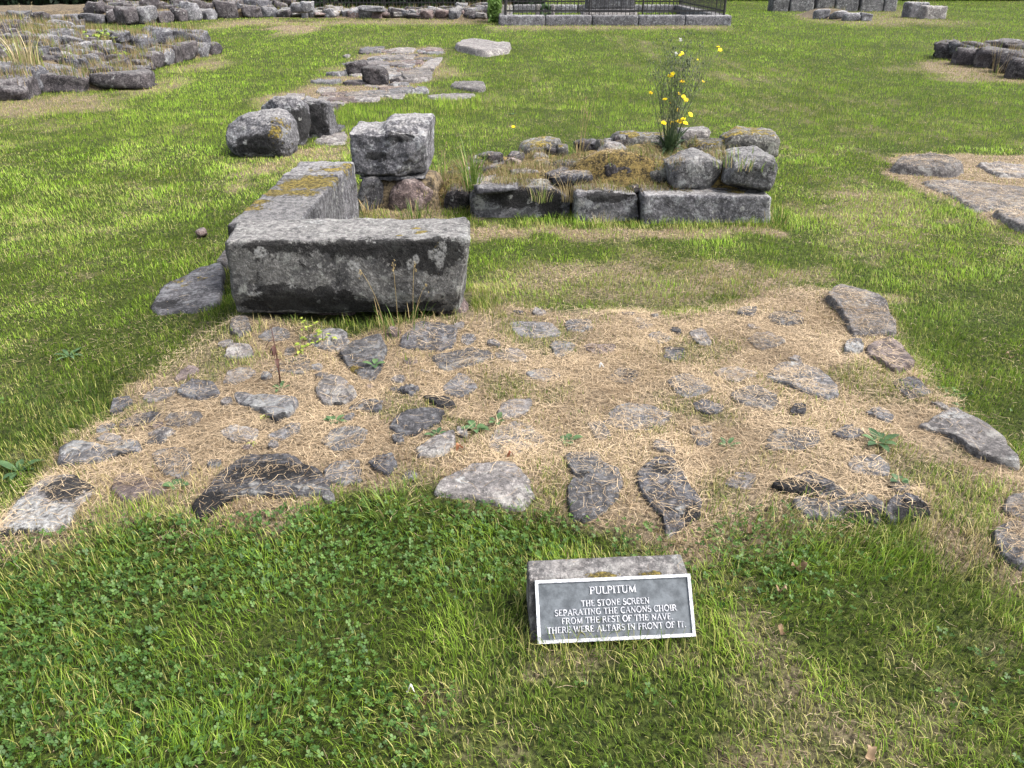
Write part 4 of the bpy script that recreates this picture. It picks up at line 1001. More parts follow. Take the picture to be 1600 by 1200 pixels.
for k in range(4):
    a, b_ = cor[k], cor[(k + 1) % 4]
    bars(en, a, b_, .27, .127)
    rail(en, a, b_, .27 + RH_ - .10); rail(en, a, b_, .27 + .10)
    v, f = tube_geo([(a[0], a[1], .26), (a[0], a[1], 1.75), (a[0], a[1], 1.8), (a[0], a[1], 1.9)], [.04, .04, .06, .01], 8)
    mesh_obj('post', v, f, M_IRON, en, smooth=False)
for t in (.39, .62):
    a = (ex0 + t * (ex1 - ex0), EY0 + .21)
    v, f = tube_geo([(a[0], a[1], .26), (a[0], a[1], 1.75), (a[0], a[1], 1.85)], [.026, .026, .01], 8)
    mesh_obj('post', v, f, M_IRON, en, smooth=False)
# chest tomb and a small headstone inside
p0, p1 = PV(911, 24, 28.0), PV(996, 24, 28.0)
ct = empty('chest_tomb', ((p0[0] + p1[0]) / 2, 28.5, 0), 'grey chest tomb with moulded base inside the railings', 'tomb')
cx = (p0[0] + p1[0]) / 2; wd = p1[0] - p0[0]
for nm, dd, z in (('plinth', (wd, 1.1, .30), -.04), ('moulding', (wd - .10, 1.0, .10), .262), ('chest', (wd - .22, .88, .62), .364), ('lid', (wd, 1.1, .12), .988)):
    stone(nm, box_corners((cx, 28.5, z), dd), M_GREY if nm != 'plinth' else M_PALE, ct, step=.08, r=.02, amp=.008, seed=540 + len(nm))
hs = PV(852, 22, 28.0)
ht = empty('headstone', (hs[0], 28.1, 0), 'small pale headstone holding a dark wreath inside the railings on the left', 'headstone')
for s in (-1, 1):
    stone('side_post', box_corners((hs[0] + s * .24, 28.1, -.05), (.14, .18, .55)), M_PALE, ht, step=.05, r=.03, amp=.01, seed=550 + s)
stone('base', box_corners((hs[0], 28.1, -.05), (.8, .32, .14)), M_PALE, ht, step=.06, r=.03, amp=.01, seed=553)
v, f = tube_geo([(hs[0] + .14 * math.cos(a), 28.08, .30 + .15 * math.sin(a)) for a in np.linspace(0, 6.283, 15)], .075, 7)
v = v + .02 * np.stack([fbm(v, 14, 2, 3), fbm(v, 14, 2, 4), fbm(v, 14, 2, 5)], 1) * 2
mesh_obj('wreath', v, f, M_HEDGE, ht)

# ------------------------------------------------------------------ iron fence, hedges and a bush at the very back
fe = empty('iron_fence', (-4.6, 34, 0), 'dark iron bar fence behind the tumbled rubble at the back', 'fence')
bars(fe, (-9.6, 34.0), (-.4, 34.0), 0, .14, 1.3)
rail(fe, (-9.6, 34.02), (-.4, 34.02), .30, .05, .02); rail(fe, (-9.6, 34.02), (-.4, 34.02), 1.2, .05, .02)
for x in (-9.6, -7.3, -5.0, -2.7, -.4):
    v, f = tube_geo([(x, 34.05, -.1), (x, 34.05, 1.5), (x, 34.05, 1.6)], [.04, .04, .01], 8); mesh_obj('post', v, f, M_IRON, fe, smooth=False)
def foliage(name, x0, x1, y0, y1, h, n, size, mat, label, cat, seed, core=True, z0=0.0, trunk=True):
    r_ = np.random.default_rng(seed)
    root = empty(name, ((x0 + x1) / 2, (y0 + y1) / 2, 0), label, cat)
    # leaves in the outer shell of the hedge
    pts = r_.uniform((x0, y0, z0), (x1, y1, h), (n * 3, 3))
    top = h * (0.9 + 0.14 * fbm2(pts[:, 0], pts[:, 1], .6, 3, seed))
    fr = y0 + 0.35 * fbm2(pts[:, 0], pts[:, 2], .8, 3, seed + 1)
    keep = (pts[:, 2] < top) & (pts[:, 1] > fr) & ((pts[:, 1] < fr + .55) | (pts[:, 2] > top - .3))
    pts = pts[keep][:n]
    m = len(pts)
    a = r_.normal(size=(m, 3)); a /= np.linalg.norm(a, axis=1, keepdims=True)
    b_ = np.cross(a, r_.normal(size=(m, 3))); b_ /= np.linalg.norm(b_, axis=1, keepdims=True)
    s = size * r_.uniform(.6, 1.3, (m, 1))
    V = np.concatenate([pts - a * s, pts + b_ * s * .5, pts + a * s, pts - b_ * s * .5])
    F = np.stack([np.arange(m), np.arange(m) + m, np.arange(m) + 2 * m, np.arange(m) + 3 * m], 1)
    mesh_obj('leaves', V, F, mat, root, smooth=False)
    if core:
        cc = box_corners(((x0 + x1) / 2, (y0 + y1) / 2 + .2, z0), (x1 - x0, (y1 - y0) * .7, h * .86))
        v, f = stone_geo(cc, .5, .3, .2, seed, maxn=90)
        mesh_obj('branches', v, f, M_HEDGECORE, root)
    return root
foliage('hedge', -30, -10.2, 38, 40.5, 2.6, 9000, .13, M_HEDGE, 'dark evergreen hedge along the back left', 'hedge', 71)
foliage('hedge', -10.0, 1.5, 36.5, 39, 2.2, 6000, .12, M_HEDGE, 'dark hedge seen through the iron fence', 'hedge', 72)
foliage('hedge', 11.0, 40, 44.5, 47, 3.0, 12000, .15, M_HEDGE, 'dark shaded hedge across the back right behind the lawn', 'hedge', 73)
foliage('hedge', 1.7, 10.8, 46.5, 49, 2.6, 5000, .14, M_HEDGE, 'hedge far behind the railed grave plot', 'hedge', 74)
foliage('bush', -.75, -.35, 27.2, 28.2, .75, 900, .07, M_BUSH, 'small green bush against the left corner of the railings', 'bush', 75, core=False)

# ================================================================== plaque
pl_bl, pl_br = P(840, 1006, .03), P(1086, 994, .03)
pl_tl, pl_tr = P(833, 907, .15), P(1079, 899, .15)
bk_l, bk_r = P(822, 877, .15), P(1078, 866, .15)
pq = empty('information_plaque', tuple((pl_bl + pl_br) / 2 * np.array((1, 1, 0)) + np.array((0, .1, 0))), 'small plaque lettered PULPITUM on a stone block in the near grass', 'plaque')
uax = (pl_br - pl_bl); Wp = np.linalg.norm(uax); uax /= Wp
vtmp = (pl_tl - pl_bl); Hp = np.linalg.norm(vtmp)
nax = np.cross(uax, vtmp); nax /= np.linalg.norm(nax)
vax = np.cross(nax, uax)
def plp(u_, v_, w_=0.0): return pl_bl + uax * (u_ * Wp) + vax * (v_ * Hp) + nax * w_
back = (bk_l - pl_tl); back = back - uax * back.dot(uax)
o0, o1 = plp(-.035, 0, -.006), plp(1.0, 0, -.006)
t0, t1 = plp(-.035, 1.02, -.006), plp(1.0, 1.02, -.006)
lowf = np.array((0, 0, -.10)) + np.array((0, -.02, 0))
B_ = np.array((0, .11, 0))
cor8 = [o0 + lowf, o1 + lowf, t0 + back + B_ * 0 + np.array((0, .02, -.25)), t1 + back + np.array((0, .02, -.25)), t0, t1, t0 + back, t1 + back]
cor8[0], cor8[1] = o0 + (0, -.01, -.08), o1 + (0, -.01, -.08)
stone('stone_base', cor8, M_PALE, pq, step=.008, r=.008, amp=.003, seed=601, chip=.005, nscale=14,
      paints=[('moss', plp(.45, 1.05), (.06, .03, .04), .85), ('moss', plp(.75, 1.05), (.06, .03, .04), .8), ('lichen', plp(.1, 1.2), (.1, .05, .05), .5)])
M_PLATE = simple_mat('grey_painted_plate', (0.045, 0.052, 0.060), (0.110, 0.123, 0.138), 30, 0.6, 0.15, 0.0, 0.3)
M_WHITE = simple_mat('worn_white_paint', (0.22, 0.23, 0.26), (0.58, 0.58, 0.61), 90, 0.5, 0.15, 0.0, 0.4)
def slab(u0, u1, v0, v1, w0, w1):
    c = [plp(u0, v0, w0), plp(u1, v0, w0), plp(u0, v1, w0), plp(u1, v1, w0), plp(u0, v0, w1), plp(u1, v0, w1), plp(u0, v1, w1), plp(u1, v1, w1)]
    return np.array(c), [[0, 2, 3, 1], [4, 5, 7, 6], [0, 1, 5, 4], [2, 6, 7, 3], [0, 4, 6, 2], [1, 3, 7, 5]]
v, f = slab(0, 1, 0, 1, -.005, .006)
plate = mesh_obj('plate', v, f, M_PLATE, pq, smooth=False)
mb = MB()
bu, bvv = .0085 / Wp, .0085 / Hp
for s in ((0, 1, 0, bvv), (0, 1, 1 - bvv, 1), (0, bu, bvv, 1 - bvv), (1 - bu, 1, bvv, 1 - bvv)):
    a, q = slab(s[0], s[1], s[2], s[3], .0062, .0105); mb.add(a, q)
mb.build('border', M_WHITE, plate, smooth=False)
# serif capitals drawn with broad and fine strokes, in a box one unit high
def arc(cx, cy, rx, ry, a0, a1, n=14):
    return [(cx + rx * math.cos(math.radians(a0 + (a1 - a0) * k / n)), cy + ry * math.sin(math.radians(a0 + (a1 - a0) * k / n))) for k in range(n + 1)]
TK, TN, SF = .155, .085, .07
def ser(x, y, l=.30): return ([(x - l / 2, y), (x + l / 2, y)], SF)
GL = {
 'P': (.66, [([(.15, 0), (.15, 1)], TK), ([(.15, .94)] + arc(.34, .70, .23, .24, 90, -90) + [(.15, .46)], TK * .9), ser(.15, .03), ser(.08, .97, .18)]),
 'U': (.80, [([(.16, 1), (.16, .30)] + arc(.40, .30, .24, .27, 180, 360)[1:], TK * .85), ([(.64, .30), (.64, 1)], TN), ser(.16, .97), ser(.64, .97, .24)]),
 'L': (.62, [([(.16, 0), (.16, 1)], TK), ([(.10, .04), (.56, .04), (.58, .22)], TN), ser(.16, .97)]),
 'I': (.36, [([(.18, 0), (.18, 1)], TK), ser(.18, .03), ser(.18, .97)]),
 'T': (.70, [([(.35, 0), (.35, .98)], TK), ([(.06, .78), (.06, .955), (.64, .955), (.64, .78)], TN), ser(.35, .03)]),
 'M': (.98, [([(.17, 0), (.19, .97)], TN), ([(.18, .98), (.49, .06)], TK), ([(.49, .06), (.80, .98)], TN), ([(.80, .98), (.83, 0)], TK), ser(.17, .03, .22), ser(.83, .03), ser(.12, .97, .2), ser(.86, .97, .2)]),
 'H': (.82, [([(.17, 0), (.17, 1)], TK), ([(.65, 0), (.65, 1)], TK), ([(.17, .51), (.65, .51)], TN), ser(.17, .03), ser(.65, .03), ser(.17, .97), ser(.65, .97)]),
 'E': (.64, [([(.16, 0), (.16, 1)], TK), ([(.10, .04), (.56, .04), (.57, .20)], TN), ([(.16, .52), (.46, .52)], TN), ([(.10, .96), (.53, .96), (.54, .80)], TN)]),
 'F': (.60, [([(.16, 0), (.16, 1)], TK), ([(.16, .50), (.45, .50)], TN), ([(.10, .96), (.53, .96), (.54, .80)], TN), ser(.16, .03)]),
 'S': (.56, [(arc(.29, .73, .20, .235, 35, 250) + arc(.27, .27, .22, .235, 75, -150), TK * .85)]),
 'O': (.84, [(arc(.42, .5, .33, .47, 0, 360, 26), TK * .85)]),
 'N': (.84, [([(.17, 0), (.17, .97)], TN), ([(.15, .98), (.67, .03)], TK), ([(.67, .03), (.67, 1)], TN), ser(.17, .03, .24), ser(.67, .97, .24), ser(.11, .97, .2)]),
 'C': (.72, [(arc(.42, .5, .33, .47, 45, 315, 22), TK * .85), ([(.66, .78), (.67, .96)], TN)]),
 'R': (.74, [([(.15, 0), (.15, 1)], TK), ([(.15, .945)] + arc(.33, .725, .21, .22, 90, -90) + [(.15, .505)], TK * .82), ([(.36, .53), (.66, .04)], TK * .9), ser(.15, .03), ser(.08, .97, .18), ser(.67, .03, .16)]),
 'A': (.78, [([(.10, 0), (.39, .98)], TN), ([(.39, .98), (.68, 0)], TK), ([(.20, .34), (.58, .34)], TN * .9), ser(.10, .03, .22), ser(.68, .03, .26)]),
 'G': (.80, [(arc(.42, .5, .33, .47, 48, 320, 22), TK * .85), ([(.68, .05), (.68, .42)], TK * .9), ser(.66, .43, .24)]),
 'V': (.76, [([(.10, 1), (.38, .02)], TK), ([(.38, .02), (.66, 1)], TN), ser(.10, .97, .26), ser(.66, .97, .22)]),
 'W': (1.06, [([(.09, 1), (.32, .02)], TK), ([(.32, .02), (.53, .98)], TN), ([(.53, .98), (.75, .02)], TK), ([(.75, .02), (.97, 1)], TN), ser(.09, .97, .24), ser(.97, .97, .2)]),
 '.': (.24, [([(.12, 0), (.12, .15)], .15)]),
 ' ': (.34, []),
}
def lettering(lines):
    mb = MB()
    for text, ua, ub, vc, ch in lines:
        wid = sum(GL[c][0] for c in text)
        sx = (ub - ua) / wid
        x = ua
        for c in text:
            for pts, wdt in GL[c][1]:
                # ribbon along the stroke, in plate metres
                q = np.array([((x + p[0] * sx) * Wp, (vc + (p[1] - .5) * ch) * Hp) for p in pts])
                hw = wdt * ch * Hp * .5
                n = len(q); L_, R_ = [], []
                for i in range(n):
                    t = q[min(i + 1, n - 1)] - q[max(i - 1, 0)]
                    t = t / (np.linalg.norm(t) + 1e-12); nn = np.array((-t[1], t[0]))
                    L_.append(q[i] + nn * hw); R_.append(q[i] - nn * hw)
                V = []
                for w_ in (.0055, .0088):
                    for a in L_ + R_: V.append(plp(a[0] / Wp, a[1] / Hp, w_))
                F = []
                for i in range(n - 1):
                    F.append([2 * n + i, 3 * n + i, 3 * n + i + 1, 2 * n + i + 1])
                    F.append([i, 2 * n + i, 2 * n + i + 1, i + 1]); F.append([n + i, n + i + 1, 3 * n + i + 1, 3 * n + i])
                F.append([0, n, 3 * n, 2 * n]); F.append([n - 1, 3 * n - 1, 4 * n - 1, 2 * n - 1][::1])
                mb.add(V, F)
            x += GL[c][0] * sx
    return mb
lettering([('PULPITUM', .345, .645, .80, .120), ('THE STONE SCREEN', .285, .725, .60, .098), ('SEPARATING THE CANONS CHOIR', .115, .895, .468, .098),
           ('FROM THE REST OF THE NAVE.', .155, .865, .335, .098), ('THERE WERE ALTARS IN FRONT OF IT.', .060, .945, .200, .098)]).build('lettering', M_WHITE, plate, smooth=False)

# ================================================================== plants
def blade(base, d, length, width, bend, n=4, up=(0, 0, 1), fold=0.0):
    """a bent tapering leaf blade; d is the horizontal lean direction"""
    base = np.asarray(base, float); d = np.asarray(d, float); side = np.cross(d, up); side /= np.linalg.norm(side)
    V, F = [], []
    p = base.copy(); ang = math.radians(85) - bend * .15
    for k in range(n + 1):
        t = k / n
        w_ = width * (1 - t) ** .7 * (.75 + .5 * min(1, t * 3)) if k < n else 0
        if k < n:
            V += [p - side * w_ / 2, p + side * w_ / 2]
        else: V += [p]
        ang2 = ang - bend * t
        p = p + (length / n) * (d * math.cos(ang2) + np.array(up) * math.sin(ang2))
    for k in range(n - 1): F.append([2 * k, 2 * k + 1, 2 * k + 3, 2 * k + 2])
    F.append([2 * n - 2, 2 * n - 1, 2 * n])
    return V, F
def broad_leaf(base, d, length, width, rise=.3, droop=.5, n=7):
    base = np.asarray(base, float); d = np.asarray(d, float); side = np.array((-d[1], d[0], 0))
    V, F = [], []
    for k in range(n + 1):
        t = k / n
        w_ = width * math.sin(math.pi * min(1, .06 + t * .94)) ** .8 * (1.1 - .3 * t) * .5
        z = length * (rise * t - droop * t * t)
        c = base + d * length * t * (1 - .1 * t) + np.array((0, 0, z))
        V += [c - side * w_ + (0, 0, w_ * .35), c, c + side * w_ + (0, 0, w_ * .35)]
    for k in range(n):
        for j in (0, 1): F.append([3 * k + j, 3 * k + j + 1, 3 * k + 4 + j, 3 * k + 3 + j])
    return V, F
def dirv(a): return np.array((math.cos(a), math.sin(a), 0.0))
bvh_s = None
def solid_bvh():
    V, F, o = [], [], 0
    for v, f in SOLID:
        V.append(np.asarray(v)); F += [[i + o for i in q] for q in f]; o += len(v)
    return BVHTree.FromPolygons(np.concatenate(V).tolist(), F)
BVH_S = solid_bvh()
BVH_G = BVHTree.FromPolygons(GROUND_BVH[0].tolist(), GROUND_BVH[1].tolist())
def surf(x, y):
    """height and normal of whatever lies uppermost here; True when it is stone"""
    h = BVH_S.ray_cast(Vector((x, y, 5)), Vector((0, 0, -1)))
    zg = gz(x, y)
    if h[0] is not None and h[0].z > zg + 0.004: return h[0].z, h[1], True
    return zg, Vector((0, 0, 1)), False

# ------------------------------------------------------------------ yellow-flowered weed on the wall
rs = random.Random(31)
hx, hy = P(1045, 245, .30)[:2]
hz = surf(hx, hy)[0] - .02
hw_ = empty('flowering_weed', (hx, hy, hz), 'tall wiry weed with yellow flowers growing on the low ruined wall', 'weed')
petals = []
def flower_mesh(seed, size=.020):
    r = random.Random(seed); mb = MB()
    for ring, (cnt_, ln, el) in enumerate(((14, size, .15), (11, size * .75, .55), (7, size * .45, 1.0))):
        for k in range(cnt_):
            a = 6.283 * k / cnt_ + r.uniform(-.15, .15); d = dirv(a); s = np.array((-d[1], d[0], 0)); w_ = size * .20
            l = ln * r.uniform(.85, 1.1); up = np.array((0, 0, 1))
            p1 = d * l * math.cos(el) * .6 + up * l * math.sin(el) * .6; p2 = d * l * math.cos(el * .6) + up * l * math.sin(el * .6)
            mb.add([s * w_ * .4, -s * w_ * .4, p1 - s * w_, p1 + s * w_, p2 - s * w_ * .8, p2 + s * w_ * .8], [[0, 1, 2, 3], [3, 2, 4, 5]])
    v, f = tube_geo([(0, 0, -.012), (0, 0, -.004), (0, 0, .001)], [.002, .006, .007], 7); mb.add(v, f, 1)
    me = bpy.data.meshes.new('flower'); me.from_pydata(np.concatenate(mb.v).tolist(), [], mb.f)
    me.materials.append(M_PETAL); me.materials.append(M_STEM)
    me.polygons.foreach_set('material_index', np.array(mb.m, dtype=np.int32)); me.update()
    return me
FM = [flower_mesh(k) for k in range(3)]
def flower(parent, p, scale=1.0, tilt=None):
    o = bpy.data.objects.new('flower', rs.choice(FM)); COL.objects.link(o)
    o.scale = (scale,) * 3
    o.rotation_euler = (rs.uniform(.2, .9), rs.uniform(-.4, .4), rs.uniform(-.5, .5)) if tilt is None else tilt
    put(o, parent, p)
def to_h(px, py, dy=0.0): return PV(px, py, hy + dy)
FLW = [(1049, 117, 1.25), (1066, 127, .9), (1017, 145, .8), (1039, 155, .85), (1061, 146, .6), (1068, 151, .8), (1072, 156, .9), (1059, 172, .9), (1079, 179, 1.0), (1037, 192, 1.0),
       (1051, 193, 1.15), (1061, 190, 1.15), (1070, 192, 1.2), (1067, 186, 1.0), (1048, 200, .7), (1066, 83, .9), (1063, 86, .8), (1122, 73, .75), (1125, 78, .95), (1099, 127, .5), (1090, 93, .4), (1047, 161, .5)]
def stalk(tip, branches=0, r0=.0030, base=None, buds=True):
    mb = MB()
    base = np.array((hx + rs.uniform(-.05, .05), hy + rs.uniform(-.05, .05), hz)) if base is None else base
    tip = np.asarray(tip, float)
    mid = base * .5 + tip * .5 + np.array((rs.uniform(-.03, .03), rs.uniform(-.03, .03), 0)) + np.array(((base - tip)[0] * .18, 0, 0))
    pts = [base * (1 - t) ** 2 + 2 * mid * t * (1 - t) + tip * t * t for t in np.linspace(0, 1, 7)]
    v, f = tube_geo(pts, np.linspace(r0, r0 * .45, 7), 5); mb.add(v, f)
    for k in range(branches):
        t = rs.uniform(.55, .98); i = min(5, int(t * 6)); p = pts[i] + (pts[i + 1] - pts[i]) * (t * 6 - i)
        q = p + np.array((rs.uniform(-.07, .07), rs.uniform(-.07, .07), rs.uniform(.05, .16)))
        v, f = tube_geo([p, (p + q) / 2 + np.array((0, 0, -.01)), q], [r0 * .5, r0 * .4, r0 * .3], 4); mb.add(v, f)
        for j in range(rs.randint(1, 4)):
            e = q + np.array((rs.uniform(-.035, .035), rs.uniform(-.035, .035), rs.uniform(0, .05)))
            v, f = tube_geo([q, e], [r0 * .3, r0 * .25], 3); mb.add(v, f)
            v, f = tube_geo([e, e + (0, 0, .006), e + (0, 0, .012), e + (0, 0, .016)], [.001, .0042, .0036, .001], 5); mb.add(v, f)
    for k in range(2):
        i = rs.randint(1, 4); bvx = broad_leaf(pts[i], dirv(rs.uniform(0, 6.28)), rs.uniform(.03, .07), .007, .5, .4, 4); mb.add(*bvx)
    mb.build('stem', M_STEM, hw_, origin=(hx, hy, hz))
for px, py, s in FLW:
    tip = to_h(px, py, rs.uniform(-.08, .08))
    if not (px > 1115 and py < 75): stalk(tip - (0, 0, .012), 1 if py > 150 else 2)
    else: stalk(tip - (0, 0, .012), 2)
    flower(hw_, tip, s * (1.1 if py > 110 else .85))
for px, py in ((1023, 95), (1032, 82), (1048, 70), (1054, 64), (1062, 66), (1070, 72), (1076, 80), (1082, 72), (1040, 90), (1056, 76), (1085, 95), (1024, 120), (1018, 110), (1030, 104), (1094, 88), (1068, 92), (1075, 100), (1060, 100), (1050, 92), (1088, 130), (1028, 135), (1036, 150), (1082, 150), (1058, 140)):
    stalk(to_h(px, py + 10, rs.uniform(-.1, .1)), 4)
for px, py in ((1056, 84), (1063, 62)):
    p = to_h(px, py); v = []
    mb = MB()
    for k in range(40):
        d = np.array([rs.gauss(0, 1) for _ in range(3)]); d /= np.linalg.norm(d); s = np.cross(d, (0, .3, 1)); s /= np.linalg.norm(s)
        mb.add([p, p + d * .014 + s * .003, p + d * .014 - s * .003], [[0, 1, 2]])
    mb.build('seed_head', M_FLUFF, hw_, smooth=False)
for k in range(28):
    a = rs.uniform(0, 6.283); V, F = broad_leaf((hx + .03 * math.cos(a), hy + .03 * math.sin(a), hz + rs.uniform(0, .06)), dirv(a), rs.uniform(.10, .20), rs.uniform(.018, .034), rs.uniform(.2, 1.3), rs.uniform(.2, .8))
    mesh_obj('leaf', V, F, M_HAWKLEAF, hw_)
for k in range(26):
    a = rs.uniform(0, 6.283); V, F = blade((hx + .05 * math.cos(a), hy + .05 * math.sin(a), hz), dirv(a), rs.uniform(.16, .34), .014, rs.uniform(.1, .5), 5)
    mesh_obj('leaf', V, F, M_HAWKLEAF, hw_)

# ------------------------------------------------------------------ grass tufts and stalks that stand alone
def tuft(px, py, z, n, ln, width, label, seed, mat=None, spread=.05, stalks=0, sl=(.2, .35), dry=0.3, up=.5):
    r = random.Random(seed)
    q = P(px, py, z); zs = surf(q[0], q[1])[0] - .01
    mb = MB()
    for k in range(n):
        a = r.uniform(0, 6.283); rr = spread * math.sqrt(r.random())
        V, F = blade((q[0] + rr * math.cos(a), q[1] + rr * math.sin(a), zs - .01), dirv(a + r.uniform(-.8, .8)), ln * r.uniform(.5, 1.1), width * r.uniform(.7, 1.2), r.uniform(.2, 1.1) * up * 2, 4)
        mb.add(V, F, 1 if r.random() < dry else 0)
    for k in range(stalks):
        a = r.uniform(0, 6.283); d = dirv(a); b0 = np.array((q[0] + spread * .6 * math.cos(a), q[1] + spread * .6 * math.sin(a), zs)); L = r.uniform(*sl)
        le = r.uniform(.05, .3)
        pts = [b0 + d * L * le * t * t + np.array((0, 0, L * t)) for t in np.linspace(0, 1, 6)]
        v, f = tube_geo(pts, [.0012] * 5 + [.0008], 4); mb.add(v, f, 1)
        for j in range(8):
            e = pts[5] + np.array((r.gauss(0, .004), r.gauss(0, .004), -r.uniform(0, .05)))
            v, f = tube_geo([e, e + (r.gauss(0, .003), r.gauss(0, .003), .006), e + (0, 0, .012)], [.0006, .0022, .0005], 4); mb.add(v, f, 1)
    o = mb.build('grass_tuft', [M_TUFT, M_STALK], None, origin=(q[0], q[1], zs))
    return tag(o, label, 'grass tuft')
tuft(625, 528, .04, 40, .16, .004, 'wispy grass with seed stalks before the right half of the front block', 1, spread=.12, stalks=4, sl=(.22, .40), dry=.35)
tuft(845, 292, .22, 70, .14, .006, 'pale green grass tuft before the dark flat stones on the low wall', 2, spread=.08, stalks=5, sl=(.2, .45), dry=.4)
tuft(905, 245, .25, 26, .16, .005, 'dry grass stalks behind the dark flat stone on the low wall', 3, spread=.06, stalks=6, sl=(.3, .5), dry=.8)
tuft(738, 335, .0, 44, .42, .010, 'long arching green grass at the left end of the low wall', 4, spread=.06, dry=.1, up=.55)
tuft(690, 275, .1, 40, .30, .006, 'yellowing grass tuft right of the upright block', 5, spread=.08, stalks=3, sl=(.25, .4), dry=.5)
tuft(650, 340, .0, 60, .16, .007, 'green grass tuft in the corner behind the front block', 6, spread=.12, dry=.25)
tuft(575, 335, .0, 60, .14, .006, 'tawny dry grass tuft beside the long ochre-lichened block', 7, spread=.10, dry=.92)
tuft(890, 338, .0, 60, .22, .005, 'dry grass hanging in the joint of the low wall', 8, spread=.07, dry=.95)
tuft(945, 285, .3, 40, .12, .004, 'bleached grass beside the pale pointed stone on the low wall', 9, spread=.08, dry=.97)
tuft(610, 800, .03, 46, .13, .006, 'coarse bright grass tuft between straw and lawn left of the pale slab', 10, spread=.09, dry=.15, up=.75)
tuft(850, 790, .04, 90, .07, .005, 'small mossy grass tuft between two foundation slabs', 14, spread=.08, dry=.35)
tuft(52, 142, .0, 60, .50, .014, 'pale dry grass clump against the tumbled wall at the left', 11, spread=.20, stalks=14, sl=(.5, .8), dry=.6)
tuft(1560, 108, .1, 20, .3, .008, 'wispy pale grass stalks on the dark heap at the right edge', 12, spread=.15, stalks=10, sl=(.35, .6), dry=.9)
tuft(1382, 75, .0, 6, .2, .006, 'lone grass stalk on the lawn left of the dark heap', 13, spread=.05, stalks=3, sl=(.4, .6), dry=.7)
tuft(1150, 345, .0, 70, .12, .006, 'green grass along the foot of the low wall', 15, spread=.22, dry=.3)
tuft(1215, 350, .0, 60, .16, .006, 'green grass at the right end of the low wall', 16, spread=.09, dry=.2)

# ------------------------------------------------------------------ weeds on the foundation
def rosette(px, py, n, ln, wd, label, seed, mat=M_LEAFGREEN, z=.06):
    r = random.Random(seed)
    q = P(px, py, z); zs = surf(q[0], q[1])[0] + .004
    root = empty('rosette_weed', (q[0], q[1], zs), label, 'weed')
    for k in range(n):
        a = 6.283 * k / n + r.uniform(-.4, .4)
        V, F = broad_leaf((q[0] + .008 * math.cos(a), q[1] + .008 * math.sin(a), zs), dirv(a), ln * r.uniform(.5, .95), wd * r.uniform(.65, 1.0), r.uniform(.35, .7), r.uniform(.2, .5))
        mesh_obj('leaf', V, F, mat, root)
rosette(523, 655, 7, .055, .022, 'small green weed in straw below the pale raised stone', 1)
rosette(682, 678, 6, .05, .022, 'grey-green weed beside the pale tilted stone', 2)
rosette(742, 668, 8, .07, .028, 'broad-leaved green weed left of the straw centre', 3)
rosette(776, 656, 5, .05, .024, 'little green weed just right of the broad-leaved one', 4)
rosette(888, 682, 6, .065, .030, 'pale green weed above the upright foundation slabs', 5)
rosette(1372, 692, 7, .10, .032, 'dark long-leaved weed by the right foundation stones', 6)
rosette(1405, 752, 5, .05, .026, 'small bluish weed above the dark right slab', 7)
rosette(1137, 690, 6, .05, .022, 'small weed beside the square grey stone', 8)
rosette(438, 603, 4, .06, .024, 'flat dark leaves at the foot of the red dead stem', 9)
rosette(108, 556, 8, .09, .024, 'silvery weed patch in the lawn at the left', 10, z=0)
rosette(276, 755, 5, .05, .03, 'green leaf on the rounded grey stone at the left', 11)
rosette(585, 575, 4, .06, .03, 'green leaf on the mossy wedge stone', 12)
rosette(390, 689, 6, .025, .015, 'tiny bright seedling above the large dark slab', 13, M_HERB)
rosette(413, 648, 6, .022, .014, 'tiny bright seedling on the raised stone', 14, M_HERB)
rosette(30, 738, 6, .10, .03, 'pale broad weed in the grass at the left edge', 15, z=0)
rosette(800, 180, 6, .08, .03, 'pale leaf in the lawn beyond the upright block', 16, z=0)
# red dead stem
q = P(438, 600, .05); r = random.Random(9)
dw = empty('dead_weed', (q[0], q[1], .05), 'dead red-brown weed stem standing before the front block', 'weed')
zs = surf(q[0], q[1])[0] - .01
v, f = tube_geo([(q[0], q[1], zs), (q[0] + .004, q[1], zs + .12), (q[0] - .004, q[1] + .01, zs + .27)], [.004, .003, .0015], 6)
mesh_obj('stem', v, f, M_REDSTEM, dw)
for k in range(9):
    z_ = zs + r.uniform(.08, .27); a = r.uniform(0, 6.28)
    V, F = broad_leaf((q[0], q[1], z_), dirv(a), r.uniform(.03, .06), r.uniform(.01, .018), .2, 1.2)
    mesh_obj('leaf', V, F, M_REDSTEM, dw)
for k, (px, py) in enumerate(((483, 535), (470, 550), (505, 540))):
    q = P(px, py, .05); zs = surf(q[0], q[1])[0] - .005
    hb = empty('small_herb', (q[0], q[1], zs), ['little yellow-green herb against the foot of the front block', 'low green herb beside the red dead stem', 'pale sprig right of the yellow-green herb, under the front block'][k], 'herb')
    for j in range(14):
        a = r.uniform(0, 6.28); hh = r.uniform(.0, .10 if k == 0 else .05); rr = r.uniform(0, .05)
        b0 = (q[0] + rr * math.cos(a), q[1] + rr * math.sin(a), zs + hh)
        V, F = broad_leaf(b0, dirv(a), r.uniform(.018, .032), r.uniform(.014, .022), .4, .5, 5); mesh_obj('leaf', V, F, M_HERB, hb)
    v, f = tube_geo([(q[0], q[1], zs), (q[0] + .005, q[1], zs + .10)], [.002, .001], 5); mesh_obj('stem', v, f, M_STEM, hb)
